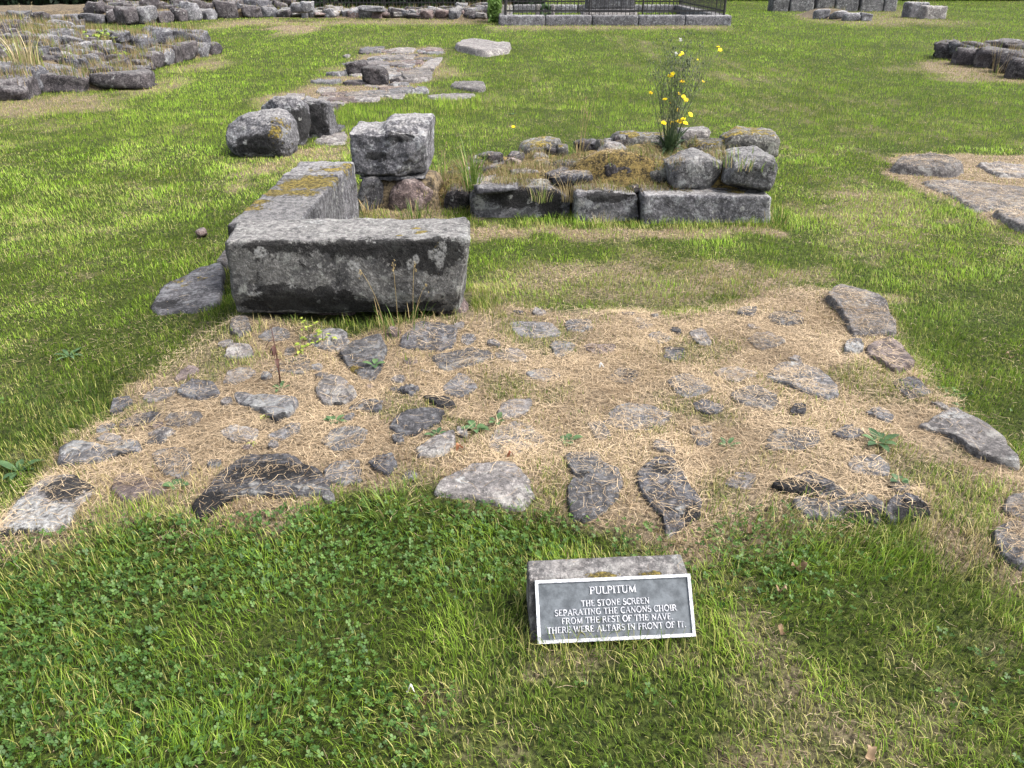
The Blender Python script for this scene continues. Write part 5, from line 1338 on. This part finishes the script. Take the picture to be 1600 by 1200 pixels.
for px, py, lab, sd in ((158, 68, 'yellow-green ivy clump on the tumbled wall', 21), (192, 98, 'leafy green clump at the foot of the tumbled wall', 22)):
    q = P(px, py, .35 if py < 80 else .1); q[2] = surf(q[0], q[1])[0]
    r = random.Random(sd); cl = empty('leafy_clump', q, lab, 'weed')
    for j in range(26):
        a = r.uniform(0, 6.28); b0 = q + np.array((r.gauss(0, .12), r.gauss(0, .1), r.uniform(0, .16)))
        V, F = broad_leaf(b0, dirv(a), r.uniform(.07, .12), r.uniform(.06, .10), .4, .7, 4); mesh_obj('leaf', V, F, M_HERB, cl)

# ------------------------------------------------------------------ fallen leaves, a dandelion
def dead_leaf(px, py, ln, rz, label, seed, mat=M_DEADLEAF, z=.06):
    r = random.Random(seed); q = P(px, py, z); zs = surf(q[0], q[1])[0] + (.030 if q[1] < 2.1 else .015)
    ln *= .68; n = 8; V, F = [], []
    d = dirv(rz); s = np.array((-d[1], d[0], 0))
    for k in range(n + 1):
        t = k / n; w_ = ln * .26 * max(.02, math.sin(math.pi * t)) ** .8 * (1 + .35 * math.sin(9 * t)) + .0008
        for j in (-1, -.5, 0, .5, 1):
            c = q * (1, 1, 0) + d * ln * (t - .5) + s * w_ * j + np.array((0, 0, zs + .012 * math.sin(7 * t + seed) + abs(j) * w_ * r.uniform(.3, .8)))
            V.append(c)
    for k in range(n):
        for j in range(4): F.append([5 * k + j, 5 * k + j + 1, 5 * k + j + 6, 5 * k + j + 5])
    V = np.array(V)
    return tag(mesh_obj('fallen_leaf', V, F, mat), label, 'leaf', 'fallen leaves')
dead_leaf(1250, 878, .075, .2, 'curled brown leaf in the grass right of the plaque stone', 1)
dead_leaf(1222, 912, .045, -.4, 'small tan leaf lying below the curled brown leaf', 2)
dead_leaf(1172, 824, .04, 1.6, 'pale buff leaf on clover beside the foundation edge', 3)
dead_leaf(797, 713, .045, .5, 'rust-red leaf on straw above the pale slab', 4, M_REDLEAF)
dead_leaf(718, 702, .05, .9, 'narrow orange leaf beside the pale tilted stone', 5, M_REDLEAF)
dead_leaf(1575, 562, .06, -.5, 'orange leaf in the lawn near the right edge', 6, z=0)
dead_leaf(660, 1085, .035, .8, 'brown curled leaf in the grass left of the plaque', 7)
dead_leaf(1225, 975, .05, 2.2, 'withered tan leaf in the grass right of the plaque lettering', 8)
dead_leaf(1365, 1165, .06, 1.2, 'bleached curled leaf at the bottom right', 9)
dead_leaf(640, 1065, .03, .1, 'white feathery scrap in the near lawn', 10, M_FLUFF)
dead_leaf(940, 574, .04, .4, 'white feather lying on the straw', 11, M_FLUFF)
q = P(802, 210, 0)
dn = empty('dandelion', (q[0], q[1], 0), 'single yellow dandelion in the lawn behind the low wall', 'flower')
v, f = tube_geo([(q[0], q[1], 0), (q[0], q[1], .07)], [.002, .0015], 5); mesh_obj('stem', v, f, M_STEM, dn)
flower(dn, (q[0], q[1], .08), 1.0)
q = P(315, 368, 0)
boulder((q[0], q[1], -.01), (.09, .07, .06), .3, M_PINK, 811, 'small brown stone lying alone on the left lawn', r=.45, amp=.006, name='small_stone', cat='stone')

# ================================================================== grass, straw, clover over ground and stones
def tri_mesh(name, V, F, col, mat, label, cat):
    me = bpy.data.meshes.new(name)
    n, m = len(V), len(F)
    me.vertices.add(n); me.vertices.foreach_set('co', V.astype(np.float32).ravel())
    me.loops.add(3 * m); me.loops.foreach_set('vertex_index', F.astype(np.int32).ravel())
    me.polygons.add(m); me.polygons.foreach_set('loop_start', np.arange(0, 3 * m, 3, dtype=np.int32))
    me.polygons.foreach_set('loop_total', np.full(m, 3, dtype=np.int32))
    me.polygons.foreach_set('use_smooth', np.ones(m, bool))
    a = me.attributes.new('tone', 'FLOAT_COLOR', 'POINT')
    a.data.foreach_set('color', np.column_stack([col, np.ones(n)]).astype(np.float32).ravel())
    me.materials.append(mat)
    me.update(calc_edges=True)
    o = bpy.data.objects.new(name, me); COL.objects.link(o)
    return tag(o, label, cat, kind='stuff')
def tone_mat(name, trans, rough, spec):
    b = NB(name)
    c = b.node('ShaderNodeAttribute', attribute_name='tone').outputs['Color']
    d = b.node('ShaderNodeBsdfPrincipled'); b.link(c, d.inputs['Base Color'])
    d.inputs['Roughness'].default_value = rough; d.inputs['Specular IOR Level'].default_value = spec
    t = b.node('ShaderNodeBsdfTranslucent'); b.link(c, t.inputs['Color'])
    m = b.node('ShaderNodeMixShader'); m.inputs[0].default_value = trans
    b.link(d.outputs[0], m.inputs[1]); b.link(t.outputs[0], m.inputs[2])
    return b.out(m.outputs[0])
M_GRASS = tone_mat('grass_blades', .30, .5, .22)
M_STRAW = tone_mat('straw', .15, .6, .25)
M_CLOVER = tone_mat('clover_leaves', .25, .5, .3)

def blades_np(base, az, L, W, bend, seg):
    N = len(L)
    d = np.stack([np.cos(az), np.sin(az), np.zeros(N)], 1); s = np.stack([-np.sin(az), np.cos(az), np.zeros(N)], 1)
    p = base.copy(); V = []
    a0 = math.radians(86) - bend * .15
    for k in range(seg):
        t = k / seg
        w_ = (W * (1 - t) ** .6 * (.7 + .3 * min(1, 3 * t)) * .5)[:, None]
        V += [p - s * w_, p + s * w_]
        an = a0 - bend * t
        p = p + (L / seg)[:, None] * (d * np.cos(an)[:, None] + np.array((0, 0, 1.0)) * np.sin(an)[:, None])
    V.append(p)
    nv = 2 * seg + 1
    V = np.stack(V, 1).reshape(-1, 3)
    tri = []
    for k in range(seg - 1): tri += [[2 * k, 2 * k + 1, 2 * k + 3], [2 * k, 2 * k + 3, 2 * k + 2]]
    tri.append([2 * seg - 2, 2 * seg - 1, 2 * seg])
    F = (np.arange(N)[:, None, None] * nv + np.array(tri)[None]).reshape(-1, 3)
    return V, F, nv
def strands_np(c, az, L, W, curl, tz, seg):
    N = len(L); p = c.copy(); an = az.copy(); V = []; z0 = c[:, 2].copy()
    for k in range(seg + 1):
        s = np.stack([-np.sin(an), np.cos(an), np.zeros(N)], 1)
        w_ = (W * .5)[:, None] * (1 if k < seg else .5)
        V += [p - s * w_, p + s * w_]
        p = p + (L / seg)[:, None] * np.stack([np.cos(an), np.sin(an), tz * (1 - 1.6 * (k + 1) / seg)], 1)
        an = an + curl / seg
        p[:, 2] = np.maximum(p[:, 2], z0 - .004)
    nv = 2 * seg + 2
    V = np.stack(V, 1).reshape(-1, 3)
    tri = []
    for k in range(seg): tri += [[2 * k, 2 * k + 1, 2 * k + 3], [2 * k, 2 * k + 3, 2 * k + 2]]
    F = (np.arange(N)[:, None, None] * nv + np.array(tri)[None]).reshape(-1, 3)
    return V, F, nv
def mixc(a, b_, t): return np.asarray(a)[None, :] * (1 - t)[:, None] + np.asarray(b_)[None, :] * t[:, None]

def frustum_points(density, y0, y1, margin=.9):
    ys = np.geomspace(y0, y1, 70); out = []
    for a, c in zip(ys[:-1], ys[1:]):
        hw = .66 * (.883 * c + .75) + margin
        n = RNG.poisson((c - a) * 2 * hw * density((a + c) / 2))
        out.append(np.stack([RNG.uniform(-hw, hw, n), RNG.uniform(a, c, n)], 1))
    return np.concatenate(out)
# a table of what lies uppermost, so that a million blades need no ray each
TX0, TX1, TY0, TY1, TS = -3.2, 3.2, .4, 7.0, .016
tnx, tny = int((TX1 - TX0) / TS), int((TY1 - TY0) / TS)
TZ = np.full((tny, tnx), -1.0); TNR = np.zeros((tny, tnx, 3)); TNR[..., 2] = 1
def in_any(v):   # only cells that a stone's box covers are looked at
    return v
mask = np.zeros((tny, tnx), bool)
for v, f in SOLID:
    v = np.asarray(v); lo, hi = v.min(0), v.max(0)
    i0, i1 = int((lo[0] - TX0) / TS) - 1, int((hi[0] - TX0) / TS) + 2; j0, j1 = int((lo[1] - TY0) / TS) - 1, int((hi[1] - TY0) / TS) + 2
    if i1 > 0 and j1 > 0 and i0 < tnx and j0 < tny: mask[max(j0, 0):j1, max(i0, 0):i1] = True
down = Vector((0, 0, -1))
for j, i in zip(*np.nonzero(mask)):
    h = BVH_S.ray_cast(Vector((TX0 + (i + .5) * TS, TY0 + (j + .5) * TS, 5)), down)
    if h[0] is not None: TZ[j, i] = h[0].z; TNR[j, i] = h[1]
def drop(pts):
    """height, is-stone and normal of whatever lies uppermost"""
    x, y = pts[:, 0], pts[:, 1]
    zg = ground_z(x, y); z = zg.copy(); nr = np.zeros((len(x), 3)); nr[:, 2] = 1
    i, j = ((x - TX0) / TS).astype(int), ((y - TY0) / TS).astype(int)
    near = (x > TX0) & (x < TX1 - TS) & (y > TY0) & (y < TY1 - TS)
    zz = np.full(len(x), -1.0); zz[near] = TZ[j[near], i[near]]
    nn = np.zeros((len(x), 3)); nn[:, 2] = 1; nn[near] = TNR[j[near], i[near]]
    for k in np.nonzero(~near & (y < 36))[0]:
        h = BVH_S.ray_cast(Vector((x[k], y[k], 5)), down)
        if h[0] is not None: zz[k] = h[0].z; nn[k] = h[1]
    st = zz > zg + .003
    z[st] = zz[st]; nr[st] = nn[st]
    return z, st, nr
def lerp_log(y, xs, vs): return np.exp(np.interp(np.log(y), np.log(xs), np.log(vs)))

# --- lawn
pts = frustum_points(lambda y: lerp_log(y, [.5, 2.6, 4, 6, 10, 20, 34, 50], [15500, 14500, 8000, 4400, 1900, 420, 130, 60]), .75, 49)
x, y = pts[:, 0], pts[:, 1]
dr = dryness(x, y)
foot = sdist(x, y, FOOT) + .16 * fbm2(x, y, 4, 4, 41)
gap = fbm2(x, y, 3.2, 3, 44)
keep = RNG.random(len(x)) > sstep(0.45, 0.9, dr) * .62
keep &= RNG.random(len(x)) > (1 - .85 * greenness(x, y)) * sstep(-.10, .16, foot) * (.15 + .85 * sstep(.14, -.22, gap))
pts, dr, foot = pts[keep], dr[keep], foot[keep]
z, st, _ = drop(pts)
pts, z, dr, foot = pts[~st], z[~st], dr[~st], foot[~st]
x, y = pts[:, 0], pts[:, 1]; n = len(x)
near = np.zeros(n)          # longer where the mower cannot reach, along the stones
for poly in ([(-1.55, 3.95), (-1.55, 5.55), (-1.0, 5.55), (-1.0, 4.0), (-.15, 3.9), (-.15, 3.45), (-1.4, 3.45)], [(-.35, 5.35), (1.9, 5.3), (1.9, 6.5), (-.35, 6.5)]):
    near = np.maximum(near, sstep(-.16, -.02, sdist(x, y, poly)))
near = np.maximum(near, .8 * sstep(-.3, .2, sdist(x, y, [P(*p)[:2] for p in ((500, 175), (760, 150), (800, 165), (560, 205))])))
near = np.maximum(near, .7 * sstep(-.1, .05, sdist(x, y, pxpoly([(60, 640), (120, 600), (220, 590), (200, 640), (120, 690), (60, 730)]))))
near = np.maximum(near, .75 * sstep(-.05, .0, sdist(x, y, pxpoly([(825, 1010), (1100, 995), (1100, 1020), (830, 1035)]))))
near = np.maximum(near, .6 * sstep(-.1, .05, sdist(x, y, pxpoly([(1200, 815), (1330, 808), (1560, 850), (1560, 900), (1300, 880), (1180, 850)]))))
clumpy = fbm2(x, y, 6.5, 3, 47); tus = fbm2(x, y, 1.6, 3, 48)
L = .040 * (1 + .55 * clumpy + .35 * tus) * RNG.uniform(.45, 1.30, n) * (1 - .25 * sstep(.45, .9, dr)) * (1 + .25 * (1 - sstep(2.0, 2.8, y))) * (1 + .85 * near)
L = L * np.interp(y, [2.4, 3.6, 10, 30], [.80, .75, .95, 1.2])
W = lerp_log(y, [1.5, 3, 5, 10, 20, 34, 50], [.0026, .0030, .0043, .0078, .0160, .028, .040]) * RNG.uniform(.6, 1.3, n)
bend = RNG.uniform(.25, 1.9, n)
comb = 6.283 * fbm2(x, y, 1.2, 2, 49)                 # tufts lie together
az = comb + RNG.normal(0, 1.3, n)
base = np.column_stack([x, y, z - .004])
stripe = fbm2(x * 1.2 + y * .16, y * .08, 1.0, 3, 27)
hue = np.clip(.12 + .62 * sstep(2.2, 4.6, y) + .45 * stripe * sstep(2.6, 4, y) + .60 * fbm2(x, y, .75, 3, 51) + .50 * clumpy + .12 * RNG.normal(size=n) - .25 * near, .42 * sstep(2.8, 4.5, y), 1)
v = RNG.random(n) ** 1.3
green = mixc((.007, .028, .002), (.100, .178, .010), v) * (1 - hue)[:, None] + mixc((.125, .250, .014), (.385, .525, .066), v) * hue[:, None]
green = green * (1 + .32 * clumpy + .30 * fbm2(x, y, 2.4, 4, 53) + .25 * sstep(3, 6, y) * fbm2(x, y, .8, 3, 54))[:, None]
v2 = RNG.random(n)
tan = mixc((.15, .11, .045), (.55, .46, .22), v2)
yl = (1 - sstep(.35, .65, dr))[:, None] * .45
tan = tan * (1 - yl) + yl * np.array((.30, .36, .06))
isdry = RNG.random(n) < np.clip(dr * .92, 0, .93)
semi = (RNG.random(n) < .30 + .5 * dr)[:, None] * RNG.uniform(0, .45, n)[:, None]
col = np.where(isdry[:, None], tan, green * (1 - semi) + tan * semi)
# withered grass rooted on the wall tops and rubble
ex = np.concatenate([np.column_stack([RNG.uniform(-1.1, 1.7, 26000), RNG.uniform(5.5, 6.45, 26000)]), np.column_stack([RNG.uniform(-13, -5.8, 42000), RNG.uniform(11.2, 18.6, 42000)]),
                     np.column_stack([RNG.uniform(-13, 0, 9000), RNG.uniform(27, 33, 9000)]), np.column_stack([RNG.uniform(11, 16, 2500), RNG.uniform(26, 31, 2500)]), np.column_stack([RNG.uniform(8, 12, 2500), RNG.uniform(12.5, 17.5, 2500)])])
ez, es, en_ = drop(ex)
k = es & (en_[:, 2] > .45) & (fbm2(ex[:, 0], ex[:, 1], 5.0, 4, 95) > np.where(ex[:, 1] < 8, -.02, -.05)) & ~((ex[:, 1] < 8) & (ez > .40))
ex, ez = ex[k], ez[k]; m = len(ex); far_ = ex[:, 1] > 8
x = np.concatenate([x, ex[:, 0]]); y = np.concatenate([y, ex[:, 1]])
base = np.concatenate([base, np.column_stack([ex, ez - .006])]); az = np.concatenate([az, RNG.uniform(0, 6.283, m)])
L = np.concatenate([L, RNG.uniform(.03, .085, m) * np.where(far_, 2.2, 1)]); W = np.concatenate([W, np.where(far_, .015, .0034) * RNG.uniform(.6, 1.2, m)])
bend = np.concatenate([bend, RNG.uniform(.4, 2.2, m)])
ec = np.where((RNG.random(m) < .72)[:, None], mixc((.11, .078, .036), (.36, .28, .15), RNG.random(m)), mixc((.06, .11, .012), (.2, .26, .04), RNG.random(m)))
col = np.concatenate([col, ec]); n = len(x)
VV, FF, CC, o = [], [], [], 0
for sel, seg in ((y < 2.3, 3), ((y >= 2.3) & (y < 8), 2), (y >= 8, 1)):
    a, f, nv = blades_np(base[sel], az[sel], L[sel], W[sel], bend[sel] * (1 if seg > 1 else .6), seg)
    VV.append(a); FF.append(f + o); CC.append(np.repeat(col[sel], nv, 0)); o += len(a)
FF = np.concatenate(FF); print('grass', n, len(FF))
tri_mesh('lawn_grass', np.concatenate(VV), FF, np.concatenate(CC), M_GRASS, 'short mown green and yellowing grass of the lawn', 'grass')

# --- straw: cut hay over the foundation, the wall tops and the dry patches
pts = frustum_points(lambda y: lerp_log(y, [.5, 2, 3.5, 6, 14, 30], [34000, 34000, 28000, 8500, 800, 130]), .7, 32, .7)
x, y = pts[:, 0], pts[:, 1]
dr = dryness(x, y)
foot = sdist(x, y, FOOT) + .18 * fbm2(x, y, 4, 4, 41)
clump = fbm2(x, y, 3.0, 4, 61); fine = fbm2(x, y, 16, 3, 62)
prob = .010 + .05 * sstep(2.4, 3.5, y) * sstep(-.2, .3, clump) + .07 * sstep(.22, .5, dr) + (.42 + .4 * sstep(4, 5, y)) * sstep(.5, .85, dr)
prob = np.maximum(prob, sstep(-.16, .16, foot) * (.34 + 1.05 * clump + .60 * fine) * (1 - .55 * greenness(x, y)))
keep = RNG.random(len(x)) < prob
pts, dr, fine = pts[keep], dr[keep], fine[keep]
z, st, nr = drop(pts)
clear = np.zeros(len(z))
for q in CLEAR: clear = np.maximum(clear, sstep(-.01, .04, sdist(pts[:, 0], pts[:, 1], q)))
low = (z - ground_z(pts[:, 0], pts[:, 1]) < .16)
kp = (~st) | ((nr[:, 2] > .7) & low & (RNG.random(len(z)) > .80 * clear) & (RNG.random(len(z)) < .55 + .5 * sstep(4.5, 5.5, pts[:, 1]) + 1.1 * fbm2(pts[:, 0], pts[:, 1], 2.6, 4, 66) + .40 * fine))
pts, z, st, nr = pts[kp], z[kp], st[kp], nr[kp]
m = 16000
wx = np.column_stack([RNG.uniform(-.6, 1.5, m), RNG.uniform(5.5, 6.35, m)])
z2, st2, nr2 = drop(wx)
k2 = st2 & (nr2[:, 2] > .3) & (RNG.random(m) < np.where(wx[:, 0] < .75, .75, .22) * (.6 + .8 * fbm2(wx[:, 0], wx[:, 1], 6, 3, 63))) & (z2 < .42)
heap = np.column_stack([RNG.uniform(-13, -5.8, 14000), RNG.uniform(11.2, 18.6, 14000)])
z3, st3, nr3 = drop(heap); k3 = st3 & (RNG.random(len(z3)) < .4 + .5 * fbm2(heap[:, 0], heap[:, 1], 1.2, 3, 64))
far = np.column_stack([RNG.uniform(-13, 0, 6000), RNG.uniform(27, 32.5, 6000)])
z4, st4, nr4 = drop(far); k4 = st4 & (RNG.random(len(z4)) < .5)
pts = np.concatenate([pts, wx[k2], heap[k3], far[k4]]); z = np.concatenate([z, z2[k2], z3[k3], z4[k4]])
n = len(pts); y = pts[:, 1]; foot_ = sdist(pts[:, 0], y, FOOT)
sc_ = np.interp(y, [4, 7, 14, 30], [1, 1.2, 1.9, 3.0])
L = (.010 + .085 * RNG.random(n) ** 2.2) * sc_ * np.where(foot_ > -.05, 1, .6)
W = RNG.uniform(.0006, .0017, n) * np.interp(y, [2, 4, 7, 14, 30], [1, 1.25, 2.0, 4.5, 10])
lift = RNG.uniform(.001, .012, n)
c = np.column_stack([pts, z + lift])
V, F, nv = strands_np(c, RNG.uniform(0, 6.283, n), L, W, RNG.normal(0, .9, n), RNG.normal(.03, .16, n), 2)
t = np.clip(RNG.normal(.52, .28, n) + .50 * fbm2(pts[:, 0], y, 2.5, 3, 68), 0, 1)
col = mixc((.125, .080, .042), (.62, .485, .320), t) * RNG.uniform(.85, 1.1, n)[:, None] * np.where((foot_ > -.05) | (y > 3), 1, .68)[:, None]
print('straw', n, len(F))
tri_mesh('dry_straw', V, F, np.repeat(col, nv, 0), M_STRAW, 'cut dry straw lying over stones and worn turf', 'straw')

# --- clover in the near lawn
pts = frustum_points(lambda y: 6500.0, .75, 2.9, .5)
x, y = pts[:, 0], pts[:, 1]
c = np.full(len(x), -1.0)
for poly in CLOVER: c = np.maximum(c, sdist(x, y, poly))
prob = sstep(-.16, .10, c + .16 * fbm2(x, y, 4, 4, 71)) * .75
prob = np.maximum(prob, .30 * sstep(.22, .5, fbm2(x, y, 4.5, 3, 72)))
keep = (RNG.random(len(x)) < prob) & (sdist(x, y, FOOT) < .02)
pts = pts[keep]
z, st, _ = drop(pts)
pts, z = pts[~st], z[~st]; n = len(pts)
s = RNG.uniform(.0042, .0080, n); a0 = RNG.uniform(0, 6.283, n)
tilt = RNG.normal(0, .45, (n, 2)); ctr = np.column_stack([pts, z + RNG.uniform(.008, .028, n)])
V, F = [], []
v = RNG.random(n)
colr = mixc((.020, .060, .008), (.085, .160, .030), v)
for j in range(3):
    d = np.stack([np.cos(a0 + j * 2.094), np.sin(a0 + j * 2.094)], 1); sd = np.stack([-d[:, 1], d[:, 0]], 1)
    for fa, fb in ((0, 0), (.5, .52), (1.05, .46), (1.05, -.46), (.5, -.52)):
        q = d * (fa * s)[:, None] + sd * (fb * s)[:, None]
        V.append(np.column_stack([ctr[:, :2] + q, ctr[:, 2] + (q * tilt).sum(1) + .18 * np.linalg.norm(q, axis=1)]))
V = np.stack(V, 1).reshape(-1, 3)
tri = np.concatenate([np.array([[0, 1, 2], [0, 2, 3], [0, 3, 4]]) + 5 * j for j in range(3)])
F = (np.arange(n)[:, None, None] * 15 + tri[None]).reshape(-1, 3)
print('clover', n, len(F), 'stones', sum(len(f) for _, f in SOLID) * 2)
tri_mesh('clover', V, F, np.repeat(colr, 15, 0), M_CLOVER, 'dark green clover growing through the near grass', 'clover')
